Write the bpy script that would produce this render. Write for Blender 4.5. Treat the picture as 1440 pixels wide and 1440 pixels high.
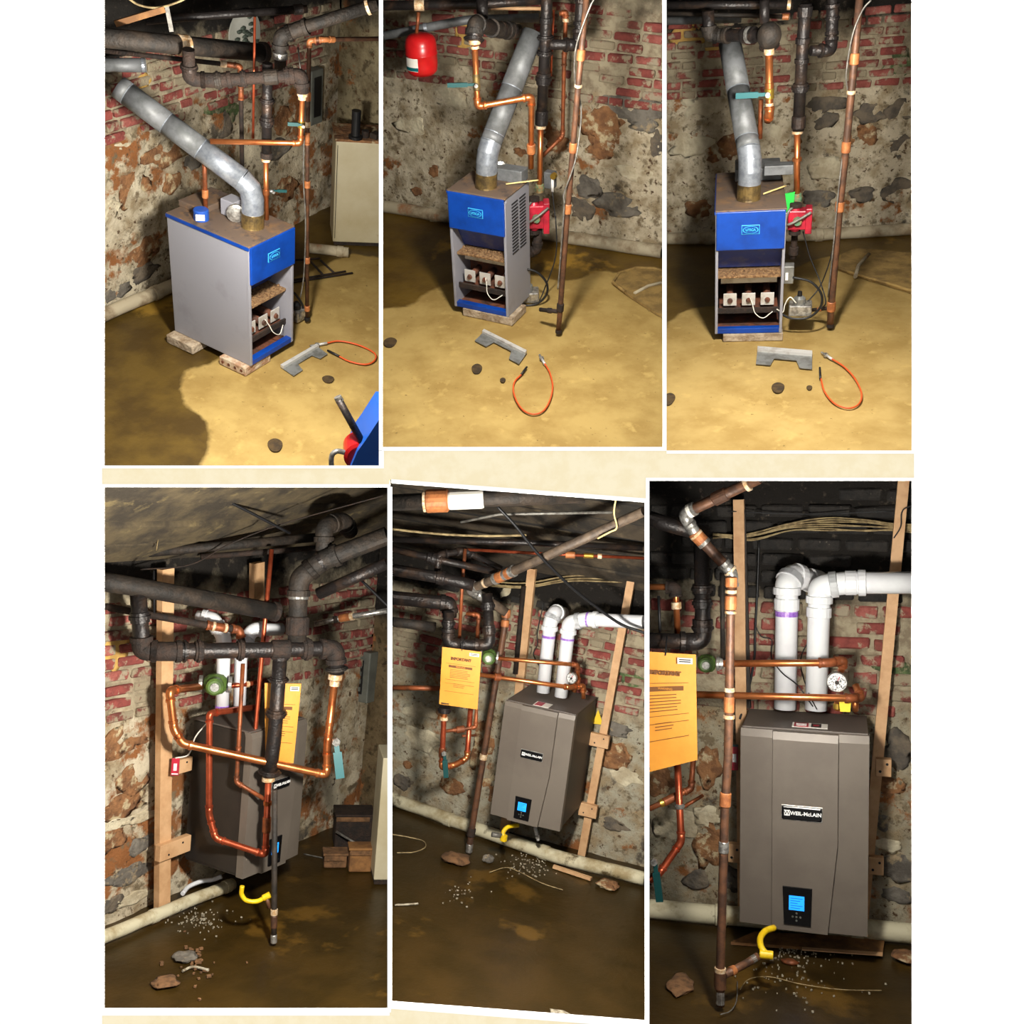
import bpy, bmesh, math, random
from mathutils import Vector, Matrix, noise
random.seed(7)
for o in list(bpy.data.objects): bpy.data.objects.remove(o)
scene = bpy.context.scene
COL = scene.collection
FPX = 1500.0                      # focal length in pixels of the 1440 frame
BOARD = 4.78                      # distance of the display wall

# ---------------------------------------------------------------- camera, world, exposure
cam = bpy.data.cameras.new('camera'); cam.sensor_width = 36; cam.lens = FPX / 1440 * 36
cam.clip_end = 100; cam.clip_start = .05
camo = bpy.data.objects.new('camera', cam); COL.objects.link(camo)
camo.rotation_euler = (math.pi / 2, 0, 0)
scene.camera = camo
world = bpy.data.worlds.new('world'); scene.world = world; world.use_nodes = True
world.node_tree.nodes['Background'].inputs[0].default_value = (1, .99, .97, 1)
world.node_tree.nodes['Background'].inputs[1].default_value = 1.12
vs = scene.view_settings; vs.view_transform = 'Standard'; vs.look = 'None'; vs.exposure = 0; vs.gamma = 1
vs.use_curve_mapping = False
# one unseen light, added for the camera flash, floats just inside each bay's opening: (px, py, distance, watts)
LAMPS = {1: (370, 270, 4.95, 265), 2: (735, 130, 4.95, 270), 3: (1109, 130, 4.95, 290),
         4: (505, 1010, 4.95, 430), 5: (735, 960, 4.95, 360), 6: (1110, 960, 4.95, 190)}
for k, (px, py, dist, wt) in LAMPS.items():
    l = bpy.data.lights.new('bay_flash_light', 'POINT'); l.energy = wt; l.shadow_soft_size = .09; l.color = (1, .95, .86)
    lo = bpy.data.objects.new('bay_flash_light', l); COL.objects.link(lo)
    lo.location = ((px - 720) / FPX * dist, dist, -(py - 720) / FPX * dist)

# ---------------------------------------------------------------- materials
MATS = {}
def mat(name, c, rough=.6, metal=0, c2=None, scale=12, thr=(.42, .6), bump=0, c3=None, scale3=4, thr3=(.55, .65), emit=0, bscale=None, spec=.5):
    m = bpy.data.materials.new(name); m.use_nodes = True; nt = m.node_tree; N = nt.nodes; b = N['Principled BSDF']
    def lin(c): return tuple(((x / 255) / 12.92 if x / 255 <= .04045 else ((x / 255 + .055) / 1.055) ** 2.4) for x in c) + (1,)
    b.inputs['Roughness'].default_value = rough; b.inputs['Metallic'].default_value = metal
    b.inputs['Specular IOR Level'].default_value = spec
    b.inputs['Base Color'].default_value = lin(c)
    if c2 or bump:
        g = N.new('ShaderNodeNewGeometry')
    if c2:
        def layer(prev, col, sc, th, off):
            mp = N.new('ShaderNodeMapping'); mp.inputs['Location'].default_value = (off, off * 2, off * .7)
            nt.links.new(g.outputs['Position'], mp.inputs[0])
            n = N.new('ShaderNodeTexNoise'); n.inputs['Scale'].default_value = sc; n.inputs['Detail'].default_value = 6
            n.inputs['Roughness'].default_value = .62
            nt.links.new(mp.outputs[0], n.inputs['Vector'])
            r = N.new('ShaderNodeMapRange'); r.inputs[1].default_value = th[0]; r.inputs[2].default_value = th[1]
            nt.links.new(n.outputs[0], r.inputs[0])
            x = N.new('ShaderNodeMix'); x.data_type = 'RGBA'
            nt.links.new(r.outputs[0], x.inputs['Factor'])
            if prev is None: x.inputs['A'].default_value = lin(c)
            else: nt.links.new(prev, x.inputs['A'])
            x.inputs['B'].default_value = lin(col)
            return x.outputs['Result']
        out = layer(None, c2, scale, thr, 0)
        if c3: out = layer(out, c3, scale3, thr3, 3.7)
        nt.links.new(out, b.inputs['Base Color'])
    if bump:
        n = N.new('ShaderNodeTexNoise'); n.inputs['Scale'].default_value = bscale or scale * 3; n.inputs['Detail'].default_value = 5
        nt.links.new(g.outputs['Position'], n.inputs['Vector'])
        bp = N.new('ShaderNodeBump'); bp.inputs['Strength'].default_value = bump; bp.inputs['Distance'].default_value = .02
        nt.links.new(n.outputs[0], bp.inputs['Height']); nt.links.new(bp.outputs[0], b.inputs['Normal'])
    if emit:
        b.inputs['Emission Color'].default_value = lin(c); b.inputs['Emission Strength'].default_value = emit
    MATS[name] = m; return m
mat('black_iron', (38, 34, 33), .42, .3, c2=(74, 56, 44), scale=9, thr=(.5, .72), bump=.25, bscale=60)
mat('dusty_iron', (32, 28, 24), .7, .1, c2=(56, 46, 37), scale=10, thr=(.42, .62), bump=.3, bscale=60)
mat('rusty_iron', (54, 39, 30), .8, .1, c2=(34, 27, 23), scale=18, thr=(.4, .6), bump=.4, bscale=90)
mat('worn_pipe', (104, 88, 72), .6, .15, c2=(74, 62, 52), scale=12, bump=.2)
mat('brown_pipe', (112, 76, 54), .5, .25, c2=(78, 56, 44), scale=14, bump=.15)
mat('copper', (226, 140, 84), .3, .85, c2=(186, 98, 54), scale=9, thr=(.45, .7))
mat('red_copper', (206, 100, 66), .34, .75, c2=(158, 70, 44), scale=11, thr=(.42, .66))
mat('dull_copper', (160, 88, 50), .5, .45, c2=(104, 62, 40), scale=14, thr=(.4, .66))
mat('orange_fitting', (184, 116, 68), .5, .15, c2=(146, 88, 52), scale=20)
mat('solder', (226, 204, 172), .5, .2, c2=(190, 150, 104), scale=40)
mat('galvanized', (172, 178, 186), .34, .6, c2=(140, 146, 156), scale=30, thr=(.4, .65))
mat('dull_duct', (118, 120, 122), .55, .25, c2=(96, 98, 98), scale=12)
mat('tarnished_collar', (150, 126, 78), .35, .7, c2=(104, 88, 62), scale=20)
mat('grey_enamel', (146, 146, 154), .45, .1, c2=(124, 122, 128), scale=3, thr=(.55, .8))
mat('blue_enamel', (14, 66, 158), .38, 0, c2=(12, 54, 132), scale=5)
mat('blue_sheet', (46, 70, 150), .5, 0, c2=(92, 100, 140), scale=9, thr=(.5, .7))
mat('rusty_top', (94, 78, 66), .7, 0, c2=(122, 92, 62), scale=9, thr=(.5, .7), c3=(70, 60, 56), scale3=14)
mat('rust_interior', (110, 62, 40), .8, 0, c2=(70, 46, 36), scale=14)
mat('insulation', (158, 124, 84), .9, 0, c2=(108, 76, 48), scale=60, bump=.8, bscale=120)
mat('pale_steel', (206, 204, 200), .4, .3, c2=(168, 160, 150), scale=14, thr=(.5, .7))
mat('sheet_steel', (150, 152, 150), .4, .5, c2=(120, 120, 116), scale=16)
mat('badge_cyan', (60, 168, 214), .4)
mat('louvre_black', (30, 30, 34), .7)
mat('red_paint', (206, 32, 32), .32, 0, c2=(180, 22, 26), scale=4)
mat('pump_red', (186, 34, 56), .4, 0, c2=(140, 26, 44), scale=10)
mat('teal_plastic', (10, 92, 96), .4)
mat('dark_teal', (14, 66, 66), .45)
mat('white_plastic', (232, 230, 226), .4)
mat('paper_white', (228, 224, 214), .7)
mat('pvc', (232, 234, 236), .28, 0, c2=(222, 222, 226), scale=3)
mat('purple_primer', (136, 84, 190), .4, 0, c2=(176, 136, 214), scale=40)
mat('stud_wood', (214, 172, 128), .65, 0, c2=(188, 142, 98), scale=8, thr=(.4, .7))
mat('old_wood', (148, 104, 58), .8, 0, c2=(112, 76, 42), scale=10)
mat('taupe', (116, 107, 97), .42, .1, c2=(107, 98, 89), scale=2)
mat('taupe_shaded', (96, 88, 82), .5, .1)  # darker taupe: shading of the top plate put into its colour
mat('black_casing', (36, 33, 31), .5, 0, c2=(46, 41, 37), scale=3)
mat('gloss_black', (16, 16, 18), .22)
mat('lcd_blue', (36, 150, 255), .3, emit=1.1)
mat('lcd_mark', (20, 90, 210), .3, emit=.5)
mat('manila', (226, 154, 54), .6, 0, c2=(214, 142, 46), scale=3)
mat('print_brown', (110, 66, 22), .7)
mat('print_black', (34, 26, 20), .7)
mat('letter_white', (240, 240, 238), .4)
mat('green_cast', (82, 108, 46), .5, 0, c2=(62, 84, 38), scale=20)
mat('green_tag', (40, 196, 70), .5)
mat('verdigris', (96, 134, 104), .6, .2, c2=(150, 120, 80), scale=40)
mat('cream_enamel', (200, 190, 160), .5, 0, c2=(182, 168, 132), scale=2, thr=(.45, .7), c3=(150, 104, 54), scale3=4, thr3=(.64, .74))
mat('rubber_black', (22, 22, 24), .5)
mat('conduit_grey', (128, 125, 118), .5, .3, c2=(92, 88, 82), scale=30)
mat('silver', (198, 196, 190), .3, .7, c2=(140, 136, 130), scale=40)
mat('orange_cable', (206, 84, 36), .5)
mat('cream_wire', (166, 146, 104), .7, 0, c2=(118, 100, 68), scale=20)
mat('white_wire', (226, 222, 210), .6)
mat('twine', (222, 196, 130), .8)
mat('yellow_gas', (240, 204, 30), .4, 0, c2=(226, 184, 20), scale=20)
mat('yellow_tag', (244, 206, 40), .5)
mat('blue_label', (28, 74, 158), .5)
mat('brass', (202, 164, 72), .3, .8)
mat('gauge_face', (206, 206, 204), .35, .1, c2=(80, 80, 82), scale=90, thr=(.5, .56))
mat('sewer_pipe', (176, 164, 138), .8, 0, c2=(126, 108, 82), scale=5, thr=(.48, .64), c3=(150, 96, 56), scale3=3, thr3=(.6, .7), bump=.3)
mat('sewer_pale', (206, 198, 168), .75, 0, c2=(160, 142, 104), scale=5, thr=(.48, .64), c3=(90, 74, 46), scale3=7, thr3=(.6, .68), bump=.3)
mat('block_concrete', (176, 160, 138), .9, 0, c2=(138, 118, 94), scale=14, bump=.6)
mat('block_brick', (168, 132, 104), .9, 0, c2=(196, 180, 156), scale=16, bump=.6)
mat('hole_shade', (74, 56, 28), .9, 0, c2=(48, 36, 20), scale=20)
mat('plug_plate', (150, 122, 68), .85, 0, c2=(116, 92, 50), scale=8, bump=.3)
mat('brick_red', (144, 72, 64), .9, 0, c2=(120, 58, 52), scale=10, c3=(158, 144, 120), scale3=13, thr3=(.52, .59), bump=.5, bscale=60)
mat('brick_pink', (160, 92, 82), .9, 0, c2=(134, 68, 60), scale=12, c3=(158, 146, 124), scale3=11, thr3=(.49, .56), bump=.5, bscale=60)
mat('brick_smeared', (132, 72, 62), .9, 0, c2=(104, 58, 50), scale=11, c3=(150, 138, 114), scale3=9, thr3=(.43, .5), bump=.6, bscale=60)
mat('brick_tarred', (30, 28, 26), .85, 0, c2=(44, 40, 36), scale=14, c3=(104, 94, 84), scale3=22, thr3=(.66, .7), bump=.6, bscale=60)
mat('stone_grey', (122, 116, 106), .9, 0, c2=(92, 86, 78), scale=9, c3=(160, 142, 112), scale3=13, thr3=(.56, .66), bump=.8, bscale=30)
mat('stone_rust', (150, 106, 68), .9, 0, c2=(116, 80, 52), scale=12, c3=(190, 172, 136), scale3=11, thr3=(.54, .62), bump=.9, bscale=34)
mat('stone_dark', (88, 82, 74), .9, 0, c2=(118, 106, 90), scale=10, bump=.8, bscale=30)
mat('parge_pale', (210, 200, 172), .95, 0, c2=(180, 166, 138), scale=8, bump=.8, bscale=30)
mat('green_paint', (92, 112, 70), .95, 0, c2=(66, 78, 50), scale=12, c3=(150, 140, 112), scale3=14, thr3=(.5, .6), bump=.8, bscale=30)  # green paint patches on the walls, set in like the stones
mat('yellow_parge', (206, 168, 92), .9, 0, c2=(168, 132, 70), scale=8, bump=.5)
mat('floral_plate', (190, 190, 178), .5, 0, c2=(206, 206, 196), scale=4)
mat('leaf_print', (74, 84, 74), .6)
mat('ceiling_plank', (88, 76, 54), .9, 0, c2=(52, 45, 35), scale=4, thr=(.4, .6), c3=(112, 98, 66), scale3=7, thr3=(.58, .68), bump=.5, bscale=20)
mat('ceiling_dark', (70, 60, 47), .9, 0, c2=(38, 34, 28), scale=4, c3=(92, 80, 62), scale3=6, thr3=(.56, .68), bump=.5, bscale=20)
mat('panel_grey', (104, 106, 98), .5, 0, c2=(86, 88, 82), scale=6)
mat('board_wood', (160, 116, 52), .7, 0, c2=(130, 92, 40), scale=6)
mat('machine_blue', (30, 84, 172), .4)
mat('debris_pale', (176, 168, 148), .8, 0, c2=(120, 108, 88), scale=30)
mat('debris_brown', (128, 92, 60), .9, 0, c2=(92, 66, 42), scale=20)
mat('board_white', (252, 252, 252), .6, spec=.2)
mat('page_cream', (242, 231, 200), .8, 0, c2=(238, 225, 190), scale=14, spec=.2)
mat('partition', (34, 31, 28), .95)

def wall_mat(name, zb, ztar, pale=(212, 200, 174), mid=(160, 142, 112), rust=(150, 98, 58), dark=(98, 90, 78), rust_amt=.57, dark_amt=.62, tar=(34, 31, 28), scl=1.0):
    """parged rubble below zb, mortar above, black upper zone above ztar (local z in metres)"""
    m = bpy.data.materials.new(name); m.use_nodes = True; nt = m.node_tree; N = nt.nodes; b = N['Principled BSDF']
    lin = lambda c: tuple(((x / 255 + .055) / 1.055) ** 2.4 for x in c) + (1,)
    b.inputs['Roughness'].default_value = .92; b.inputs['Specular IOR Level'].default_value = .25
    tc = N.new('ShaderNodeTexCoord'); src = tc.outputs['Object']
    def nz(sc, off, det=7, ro=.62):
        mp = N.new('ShaderNodeMapping'); mp.inputs['Location'].default_value = (off, off, off * 1.3)
        nt.links.new(src, mp.inputs[0])
        n = N.new('ShaderNodeTexNoise'); n.inputs['Scale'].default_value = sc * scl; n.inputs['Detail'].default_value = det; n.inputs['Roughness'].default_value = ro
        nt.links.new(mp.outputs[0], n.inputs['Vector']); return n.outputs[0]
    def rng(s, a, c):
        r = N.new('ShaderNodeMapRange'); r.inputs[1].default_value = a; r.inputs[2].default_value = c; nt.links.new(s, r.inputs[0]); return r.outputs[0]
    def mix(fac, A, Bc):
        x = N.new('ShaderNodeMix'); x.data_type = 'RGBA'; nt.links.new(fac, x.inputs['Factor'])
        if isinstance(A, tuple): x.inputs['A'].default_value = lin(A)
        else: nt.links.new(A, x.inputs['A'])
        x.inputs['B'].default_value = lin(Bc); return x.outputs['Result']
    def mul(a, c):
        x = N.new('ShaderNodeMath'); x.operation = 'MULTIPLY'; nt.links.new(a, x.inputs[0]); nt.links.new(c, x.inputs[1]); return x.outputs[0]
    out = mix(rng(nz(7, 0), .42, .62), pale, mid)
    out = mix(rng(nz(4.2, 5.1), rust_amt, rust_amt + .05), out, rust)
    out = mix(rng(nz(16, 2.2), .56, .66), out, tuple(int(v * .72) for v in mid))
    out = mix(rng(nz(3.3, 9.4), dark_amt, dark_amt + .05), out, dark)
    out = mix(rng(nz(2.3, 21.3), .56, .66), out, tuple(min(255, int(v * 1.06)) for v in pale))
    out = mix(rng(nz(9, 12.3), .58, .66), out, tuple(int(v * .8) for v in mid))
    out = mix(rng(nz(22, 7.7), .6, .66), out, (92, 70, 50))
    out = mix(rng(nz(48, 17.7), .62, .7), out, (70, 54, 42))
    sep = N.new('ShaderNodeSeparateXYZ'); nt.links.new(src, sep.inputs[0])
    wob = N.new('ShaderNodeMath'); wob.operation = 'MULTIPLY_ADD'; nt.links.new(nz(4, 1.5), wob.inputs[0]); wob.inputs[1].default_value = .5; nt.links.new(sep.outputs[2], wob.inputs[2])
    up = rng(wob.outputs[0], zb + .22, zb + .28)
    mortar = mix(rng(nz(12, 3.1), .45, .6), (176, 164, 138), (142, 128, 106))
    x = N.new('ShaderNodeMix'); x.data_type = 'RGBA'; nt.links.new(up, x.inputs['Factor']); nt.links.new(out, x.inputs['A']); nt.links.new(mortar, x.inputs['B']); out = x.outputs['Result']
    top_dark = rng(wob.outputs[0], ztar + .17, ztar + .33)
    tarc = mix(rng(nz(20, 4.4), .58, .7), tar, (78, 70, 60))
    x = N.new('ShaderNodeMix'); x.data_type = 'RGBA'; nt.links.new(top_dark, x.inputs['Factor']); nt.links.new(out, x.inputs['A']); nt.links.new(tarc, x.inputs['B'])
    nt.links.new(x.outputs['Result'], b.inputs['Base Color'])
    bp = N.new('ShaderNodeBump'); bp.inputs['Strength'].default_value = .9; bp.inputs['Distance'].default_value = .03
    nt.links.new(nz(14, 0, 9, .7), bp.inputs['Height']); nt.links.new(bp.outputs[0], b.inputs['Normal'])
    return m
def floor_mat(name, dry, dry2, wet, wet2, wet_rough=.45):
    m = bpy.data.materials.new(name); m.use_nodes = True; nt = m.node_tree; N = nt.nodes; b = N['Principled BSDF']
    lin = lambda c: tuple(((x / 255 + .055) / 1.055) ** 2.4 for x in c) + (1,)
    tc = N.new('ShaderNodeTexCoord')
    def nz(sc, off):
        mp = N.new('ShaderNodeMapping'); mp.inputs['Location'].default_value = (off, off, off)
        nt.links.new(tc.outputs['Object'], mp.inputs[0])
        n = N.new('ShaderNodeTexNoise'); n.inputs['Scale'].default_value = sc; n.inputs['Detail'].default_value = 7; n.inputs['Roughness'].default_value = .6
        nt.links.new(mp.outputs[0], n.inputs['Vector']); return n.outputs[0]
    def rng(s, a, c):
        r = N.new('ShaderNodeMapRange'); r.inputs[1].default_value = a; r.inputs[2].default_value = c; nt.links.new(s, r.inputs[0]); return r.outputs[0]
    def mix(fac, A, Bc):
        x = N.new('ShaderNodeMix'); x.data_type = 'RGBA'; nt.links.new(fac, x.inputs['Factor'])
        for v, s in ((A, 'A'), (Bc, 'B')):
            if isinstance(v, tuple): x.inputs[s].default_value = lin(v)
            else: nt.links.new(v, x.inputs[s])
        return x.outputs['Result']
    D = mix(rng(nz(3, 0), .4, .62), dry, dry2)
    D = mix(rng(nz(9, 3.3), .58, .7), D, tuple(min(255, int(v * 1.05)) for v in dry))
    D = mix(rng(nz(30, 1.3), .66, .72), D, tuple(int(v * .68) for v in dry2))
    Wc = mix(rng(nz(3.5, 6), .4, .6), wet, wet2)
    Wc = mix(rng(nz(1.6, 8), .6, .66), Wc, tuple(min(255, int(v * 1.55)) for v in wet2))
    at = N.new('ShaderNodeAttribute'); at.attribute_name = 'wet'
    ad = N.new('ShaderNodeMath'); ad.operation = 'MULTIPLY_ADD'; nt.links.new(nz(11, 2), ad.inputs[0]); ad.inputs[1].default_value = .5; nt.links.new(at.outputs['Fac'], ad.inputs[2])
    wf = rng(ad.outputs[0], .62, .86)
    nt.links.new(mix(wf, D, Wc), b.inputs['Base Color'])
    r = N.new('ShaderNodeMapRange'); nt.links.new(wf, r.inputs[0]); r.inputs[3].default_value = .85; r.inputs[4].default_value = wet_rough; nt.links.new(r.outputs[0], b.inputs['Roughness'])
    b.inputs['Specular IOR Level'].default_value = .3
    bp = N.new('ShaderNodeBump'); bp.inputs['Strength'].default_value = .25; bp.inputs['Distance'].default_value = .01
    nt.links.new(nz(24, 0), bp.inputs['Height']); nt.links.new(bp.outputs[0], b.inputs['Normal'])
    return m

# ---------------------------------------------------------------- bays: pose of each room seen by the one camera
#   yaw, pitch, roll, tx, ty, tz, boiler width, depth, wall distance, boiler height above floor
POSE = {1: (1.1596, 0.6815, 0.1766, -1.6544, -0.8706, 6.7189, 0.4084, 0.6131, 1.1317, 0.0609),
        2: (-0.4767, 0.6673, -0.0309, -0.3779, -1.3551, 7.2511, 0.4029, 0.3315, 1.4122, 0.0572),
        3: (-0.2290, 0.5571, -0.1122, 1.3383, -1.1287, 7.0273, 0.4215, 0.8365, 2.1463, 0.0533),
        4: (1.0917, 0.0478, 0.0834, -1.4785, 2.2396, 5.7994, 0.4672, 0.4396, 0.5212, 0.2464),
        5: (-0.3210, 0.0894, 0.1291, -0.1992, 2.4469, 7.3688, 0.5012, 0.6038, 0.6835, 0.3737),
        6: (-0.3034, 0.0348, -0.0020, 0.9330, 1.8428, 4.3786, 0.4982, 0.3642, 0.4462, 0.1614)}
SCALE = {1: 1, 2: 1, 3: 1, 4: 1.22, 5: 1, 6: 1.55}
#   opening of each bay in frame pixels (left, top, right, bottom) and how far the room may reach past it
WIN = {1: (147, -70, 534, 655), 2: (538, -70, 932, 629), 3: (936, -70, 1282, 634),
       4: (147, 685, 546, 1419), 5: (551, 680, 907, 1436), 6: (912, 676, 1282, 1452)}
MARG = {1: (90, 60, 1, 8), 2: (1, 60, 1, 12), 3: (1, 60, 90, 12), 4: (90, 8, 1, 70), 5: (1, 10, 1, 70), 6: (1, 10, 90, 70)}
WHERE = {1: 'in the cream-cabinet bay', 2: 'in the red-tank bay', 3: 'in the green-tag bay',
         4: 'in the plank-ceiling bay', 5: 'in the tilted bay', 6: 'in the large-boiler bay'}
ZOOM = {'a1': (140, 0, 400 / 1440), 'a2': (140, 300, 405 / 1440), 'b1': (535, 0, 400 / 1440), 'b2': (535, 220, 400 / 1371),
        'c1': (930, 0, .25), 'c2': (880, 220, .3195), 'd1': (140, 680, .2847), 'd2': (140, 1020, .29165),
        'e1': (545, 670, .25696), 'e2': (545, 960, 1 / 3), 'f1': (905, 670, .2708), 'f2': (905, 1020, .3716), 'p': (0, 0, 1)}
class Bay:
    def __init__(s, k):
        yaw, pitch, roll, tx, ty, tz, s.w, s.d, s.W, s.z0 = POSE[k]; s.k = k; s.s = SCALE[k]; s.h = .8
        A = Matrix(((1, 0, 0), (0, 0, -1), (0, 1, 0)))
        Y = Matrix.Rotation(yaw, 3, 'Z'); Pm = Matrix.Rotation(pitch, 3, 'X'); Rm = Matrix.Rotation(roll, 3, 'Z')
        s.M = Rm @ Pm @ A @ Y; s.t = Vector((tx, ty, tz)); s.MT = s.M.transposed(); s.eye = -(s.MT @ s.t)
        C = Matrix(((1, 0, 0), (0, 0, 1), (0, -1, 0)))          # camera axes -> world axes
        s.BM = Matrix.Translation(C @ (s.t * s.s)) @ (C @ s.M).to_4x4() @ Matrix.Scale(s.s, 4)
        a, b, c, d = WIN[k]; r = s.ray((a + c) / 2, (max(b, 0) + d) / 2); s.fw = Vector((r.x, r.y, 0)).normalized()
        s.rt = Vector((s.fw.y, -s.fw.x, 0))
    def ray(s, px, py): return s.MT @ Vector(((px - 720) / FPX, (py - 720) / FPX, 1))
    def depth(s, p): return (s.M @ p + s.t).z
    def px(s, p):
        q = s.M @ p + s.t; return (720 + FPX * q.x / q.z, 720 + FPX * q.y / q.z)
    def P(s, zone, zx, zy, dep):
        x0, y0, sc = ZOOM[zone]; px, py = x0 + zx * sc, y0 + zy * sc
        r = s.ray(px, py)
        if isinstance(dep, str):
            v = float(dep[1:])
            if dep[0] == 'w': return s.eye + r * ((s.W - v - s.eye.y) / r.y)
            if dep[0] == 'y': return s.eye + r * ((v - s.eye.y) / r.y)
            if dep[0] == 'x': return s.eye + r * ((v - s.eye.x) / r.x)
            if dep[0] == 'f': return s.eye + r * ((v - s.eye.z) / r.z)
        return s.eye + r * ((dep - s.eye.dot(s.fw)) / r.dot(s.fw))
    def pts(s, zone, *l): return [s.P(zone, *q) for q in l]
    def m(s, p, wpx): return wpx * s.depth(p) / FPX
BAYS = {k: Bay(k) for k in POSE}
B = BAYS[1]

# ---------------------------------------------------------------- mesh helpers
class MB:
    def __init__(s): s.v = []; s.f = []; s.sm = []
    def add(s, v, f, smooth=False):
        n = len(s.v); s.v += [Vector(p) for p in v]; s.f += [tuple(i + n for i in q) for q in f]; s.sm += [smooth] * len(f); return s
    def box(s, a, b, M=None):
        x0, y0, z0 = a; x1, y1, z1 = b
        v = [Vector(p) for p in ((x0, y0, z0), (x1, y0, z0), (x1, y1, z0), (x0, y1, z0), (x0, y0, z1), (x1, y0, z1), (x1, y1, z1), (x0, y1, z1))]
        if M: v = [M @ p for p in v]
        return s.add(v, [(3, 2, 1, 0), (4, 5, 6, 7), (0, 1, 5, 4), (1, 2, 6, 5), (2, 3, 7, 6), (3, 0, 4, 7)])
    def rbox(s, a, b, r, M=None, seg=2):
        bm = bmesh.new(); bmesh.ops.create_cube(bm, size=1)
        for v in bm.verts: v.co = Vector([a[i] + (v.co[i] + .5) * (b[i] - a[i]) for i in range(3)])
        bmesh.ops.bevel(bm, geom=bm.edges[:], offset=r, segments=seg, affect='EDGES', profile=.5)
        vs_ = [(M @ v.co) if M else v.co.copy() for v in bm.verts]; bm.verts.index_update()
        s.add(vs_, [tuple(v.index for v in f.verts) for f in bm.faces]); bm.free(); return s
    def tube(s, path, r, n=14, caps=True):
        path = [Vector(p) for p in path]; m_ = len(path)
        rs = r if isinstance(r, (list, tuple)) else [r] * m_
        T = [((path[min(i + 1, m_ - 1)] - path[max(i - 1, 0)]).normalized()) for i in range(m_)]
        u = T[0].orthogonal().normalized(); v = []
        for i in range(m_):
            u = (u - T[i] * u.dot(T[i])).normalized(); w = T[i].cross(u)
            for j in range(n):
                a = 2 * math.pi * j / n; v.append(path[i] + (u * math.cos(a) + w * math.sin(a)) * rs[i])
        f = [(i * n + j, i * n + (j + 1) % n, (i + 1) * n + (j + 1) % n, (i + 1) * n + j) for i in range(m_ - 1) for j in range(n)]
        s.add(v, f, True)
        if caps:
            k = len(s.v) - len(v)
            s.f += [tuple(k + j for j in reversed(range(n))), tuple(k + (m_ - 1) * n + j for j in range(n))]; s.sm += [False, False]
        return s
    def lathe(s, p0, axis, prof, n=20):
        """prof: (distance along axis, radius)"""
        ax = Vector(axis).normalized(); path = [Vector(p0) + ax * t for t, _ in prof]
        u = ax.orthogonal().normalized(); w = ax.cross(u); v = []
        for (t, r), c in zip(prof, path):
            for j in range(n):
                a = 2 * math.pi * j / n; v.append(c + (u * math.cos(a) + w * math.sin(a)) * max(r, 1e-4))
        m_ = len(prof)
        f = [(i * n + j, i * n + (j + 1) % n, (i + 1) * n + (j + 1) % n, (i + 1) * n + j) for i in range(m_ - 1) for j in range(n)]
        f += [tuple(reversed(range(n))), tuple((m_ - 1) * n + j for j in range(n))]
        s.add(v, f, False); k = len(s.sm)
        return s
    def prism(s, outline, off):
        """outline: planar 3D loop, off: thickness vector"""
        n = len(outline); o = [Vector(p) for p in outline]; off = Vector(off)
        v = o + [p + off for p in o]
        return s.add(v, [tuple(range(n)), tuple(n + i for i in reversed(range(n)))] + [(i, i + n, (i + 1) % n + n, (i + 1) % n) for i in range(n)])
    def blob(s, c, rad, seed=0, jit=.18, sub=2, M=None, flat=None):
        bm = bmesh.new(); bmesh.ops.create_icosphere(bm, subdivisions=sub, radius=1); bm.verts.index_update()
        vs_ = []
        for q in bm.verts:
            p = q.co * (1 + jit * noise.noise(q.co * 1.7 + Vector((seed * 3.1, seed, -seed))))
            if flat: p.y = max(p.y, -flat + .12 * noise.noise(q.co * 4 + Vector((seed, 0, 0))))
            p = Vector((p.x * rad[0], p.y * rad[1], p.z * rad[2])); vs_.append((M @ p if M else p) + Vector(c))
        s.add(vs_, [tuple(v.index for v in f.verts) for f in bm.faces], True); bm.free(); return s
def gores(path, r, n=28):
    '''mitred rings along a path: one short cylinder mesh per leg'''
    T = [((path[min(i + 1, len(path) - 1)] - path[i]).normalized() + (path[i] - path[max(i - 1, 0)]).normalized()).normalized() for i in range(len(path))]
    u = T[0].orthogonal().normalized(); rings = []
    for i, p in enumerate(path):
        u = (u - T[i] * u.dot(T[i])).normalized(); w = T[i].cross(u)
        rings.append([p + (u * math.cos(2 * math.pi * j / n) + w * math.sin(2 * math.pi * j / n)) * r for j in range(n)])
    out = []
    for a, b in zip(rings, rings[1:]):
        out.append(MB().add(a + b, [(j, (j + 1) % n, n + (j + 1) % n, n + j) for j in range(n)], True))
    return out
def fillet(pts, rf, seg=6):
    pts = [Vector(p) for p in pts]; out = [pts[0]]
    for i in range(1, len(pts) - 1):
        a, b, c = pts[i - 1], pts[i], pts[i + 1]; d0 = (a - b); d1 = (c - b)
        L = min(rf, d0.length * .48, d1.length * .48); p0 = b + d0.normalized() * L; p1 = b + d1.normalized() * L
        for j in range(seg + 1):
            t = j / seg; out.append(p0 * (1 - t) ** 2 + b * 2 * t * (1 - t) + p1 * t * t)
    out.append(pts[-1]); return out
def spline(pts, seg=6):
    p = [Vector(q) for q in pts]; p = [p[0] * 2 - p[1]] + p + [p[-1] * 2 - p[-2]]; out = []
    for i in range(1, len(p) - 2):
        for j in range(seg):
            t = j / seg; a, b, c, d = p[i - 1], p[i], p[i + 1], p[i + 2]
            out.append(.5 * ((2 * b) + (c - a) * t + (2 * a - 5 * b + 4 * c - d) * t * t + (-a + 3 * b - 3 * c + d) * t ** 3))
    out.append(p[-2]); return out
LOC = {}; LABELS = {}
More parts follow.
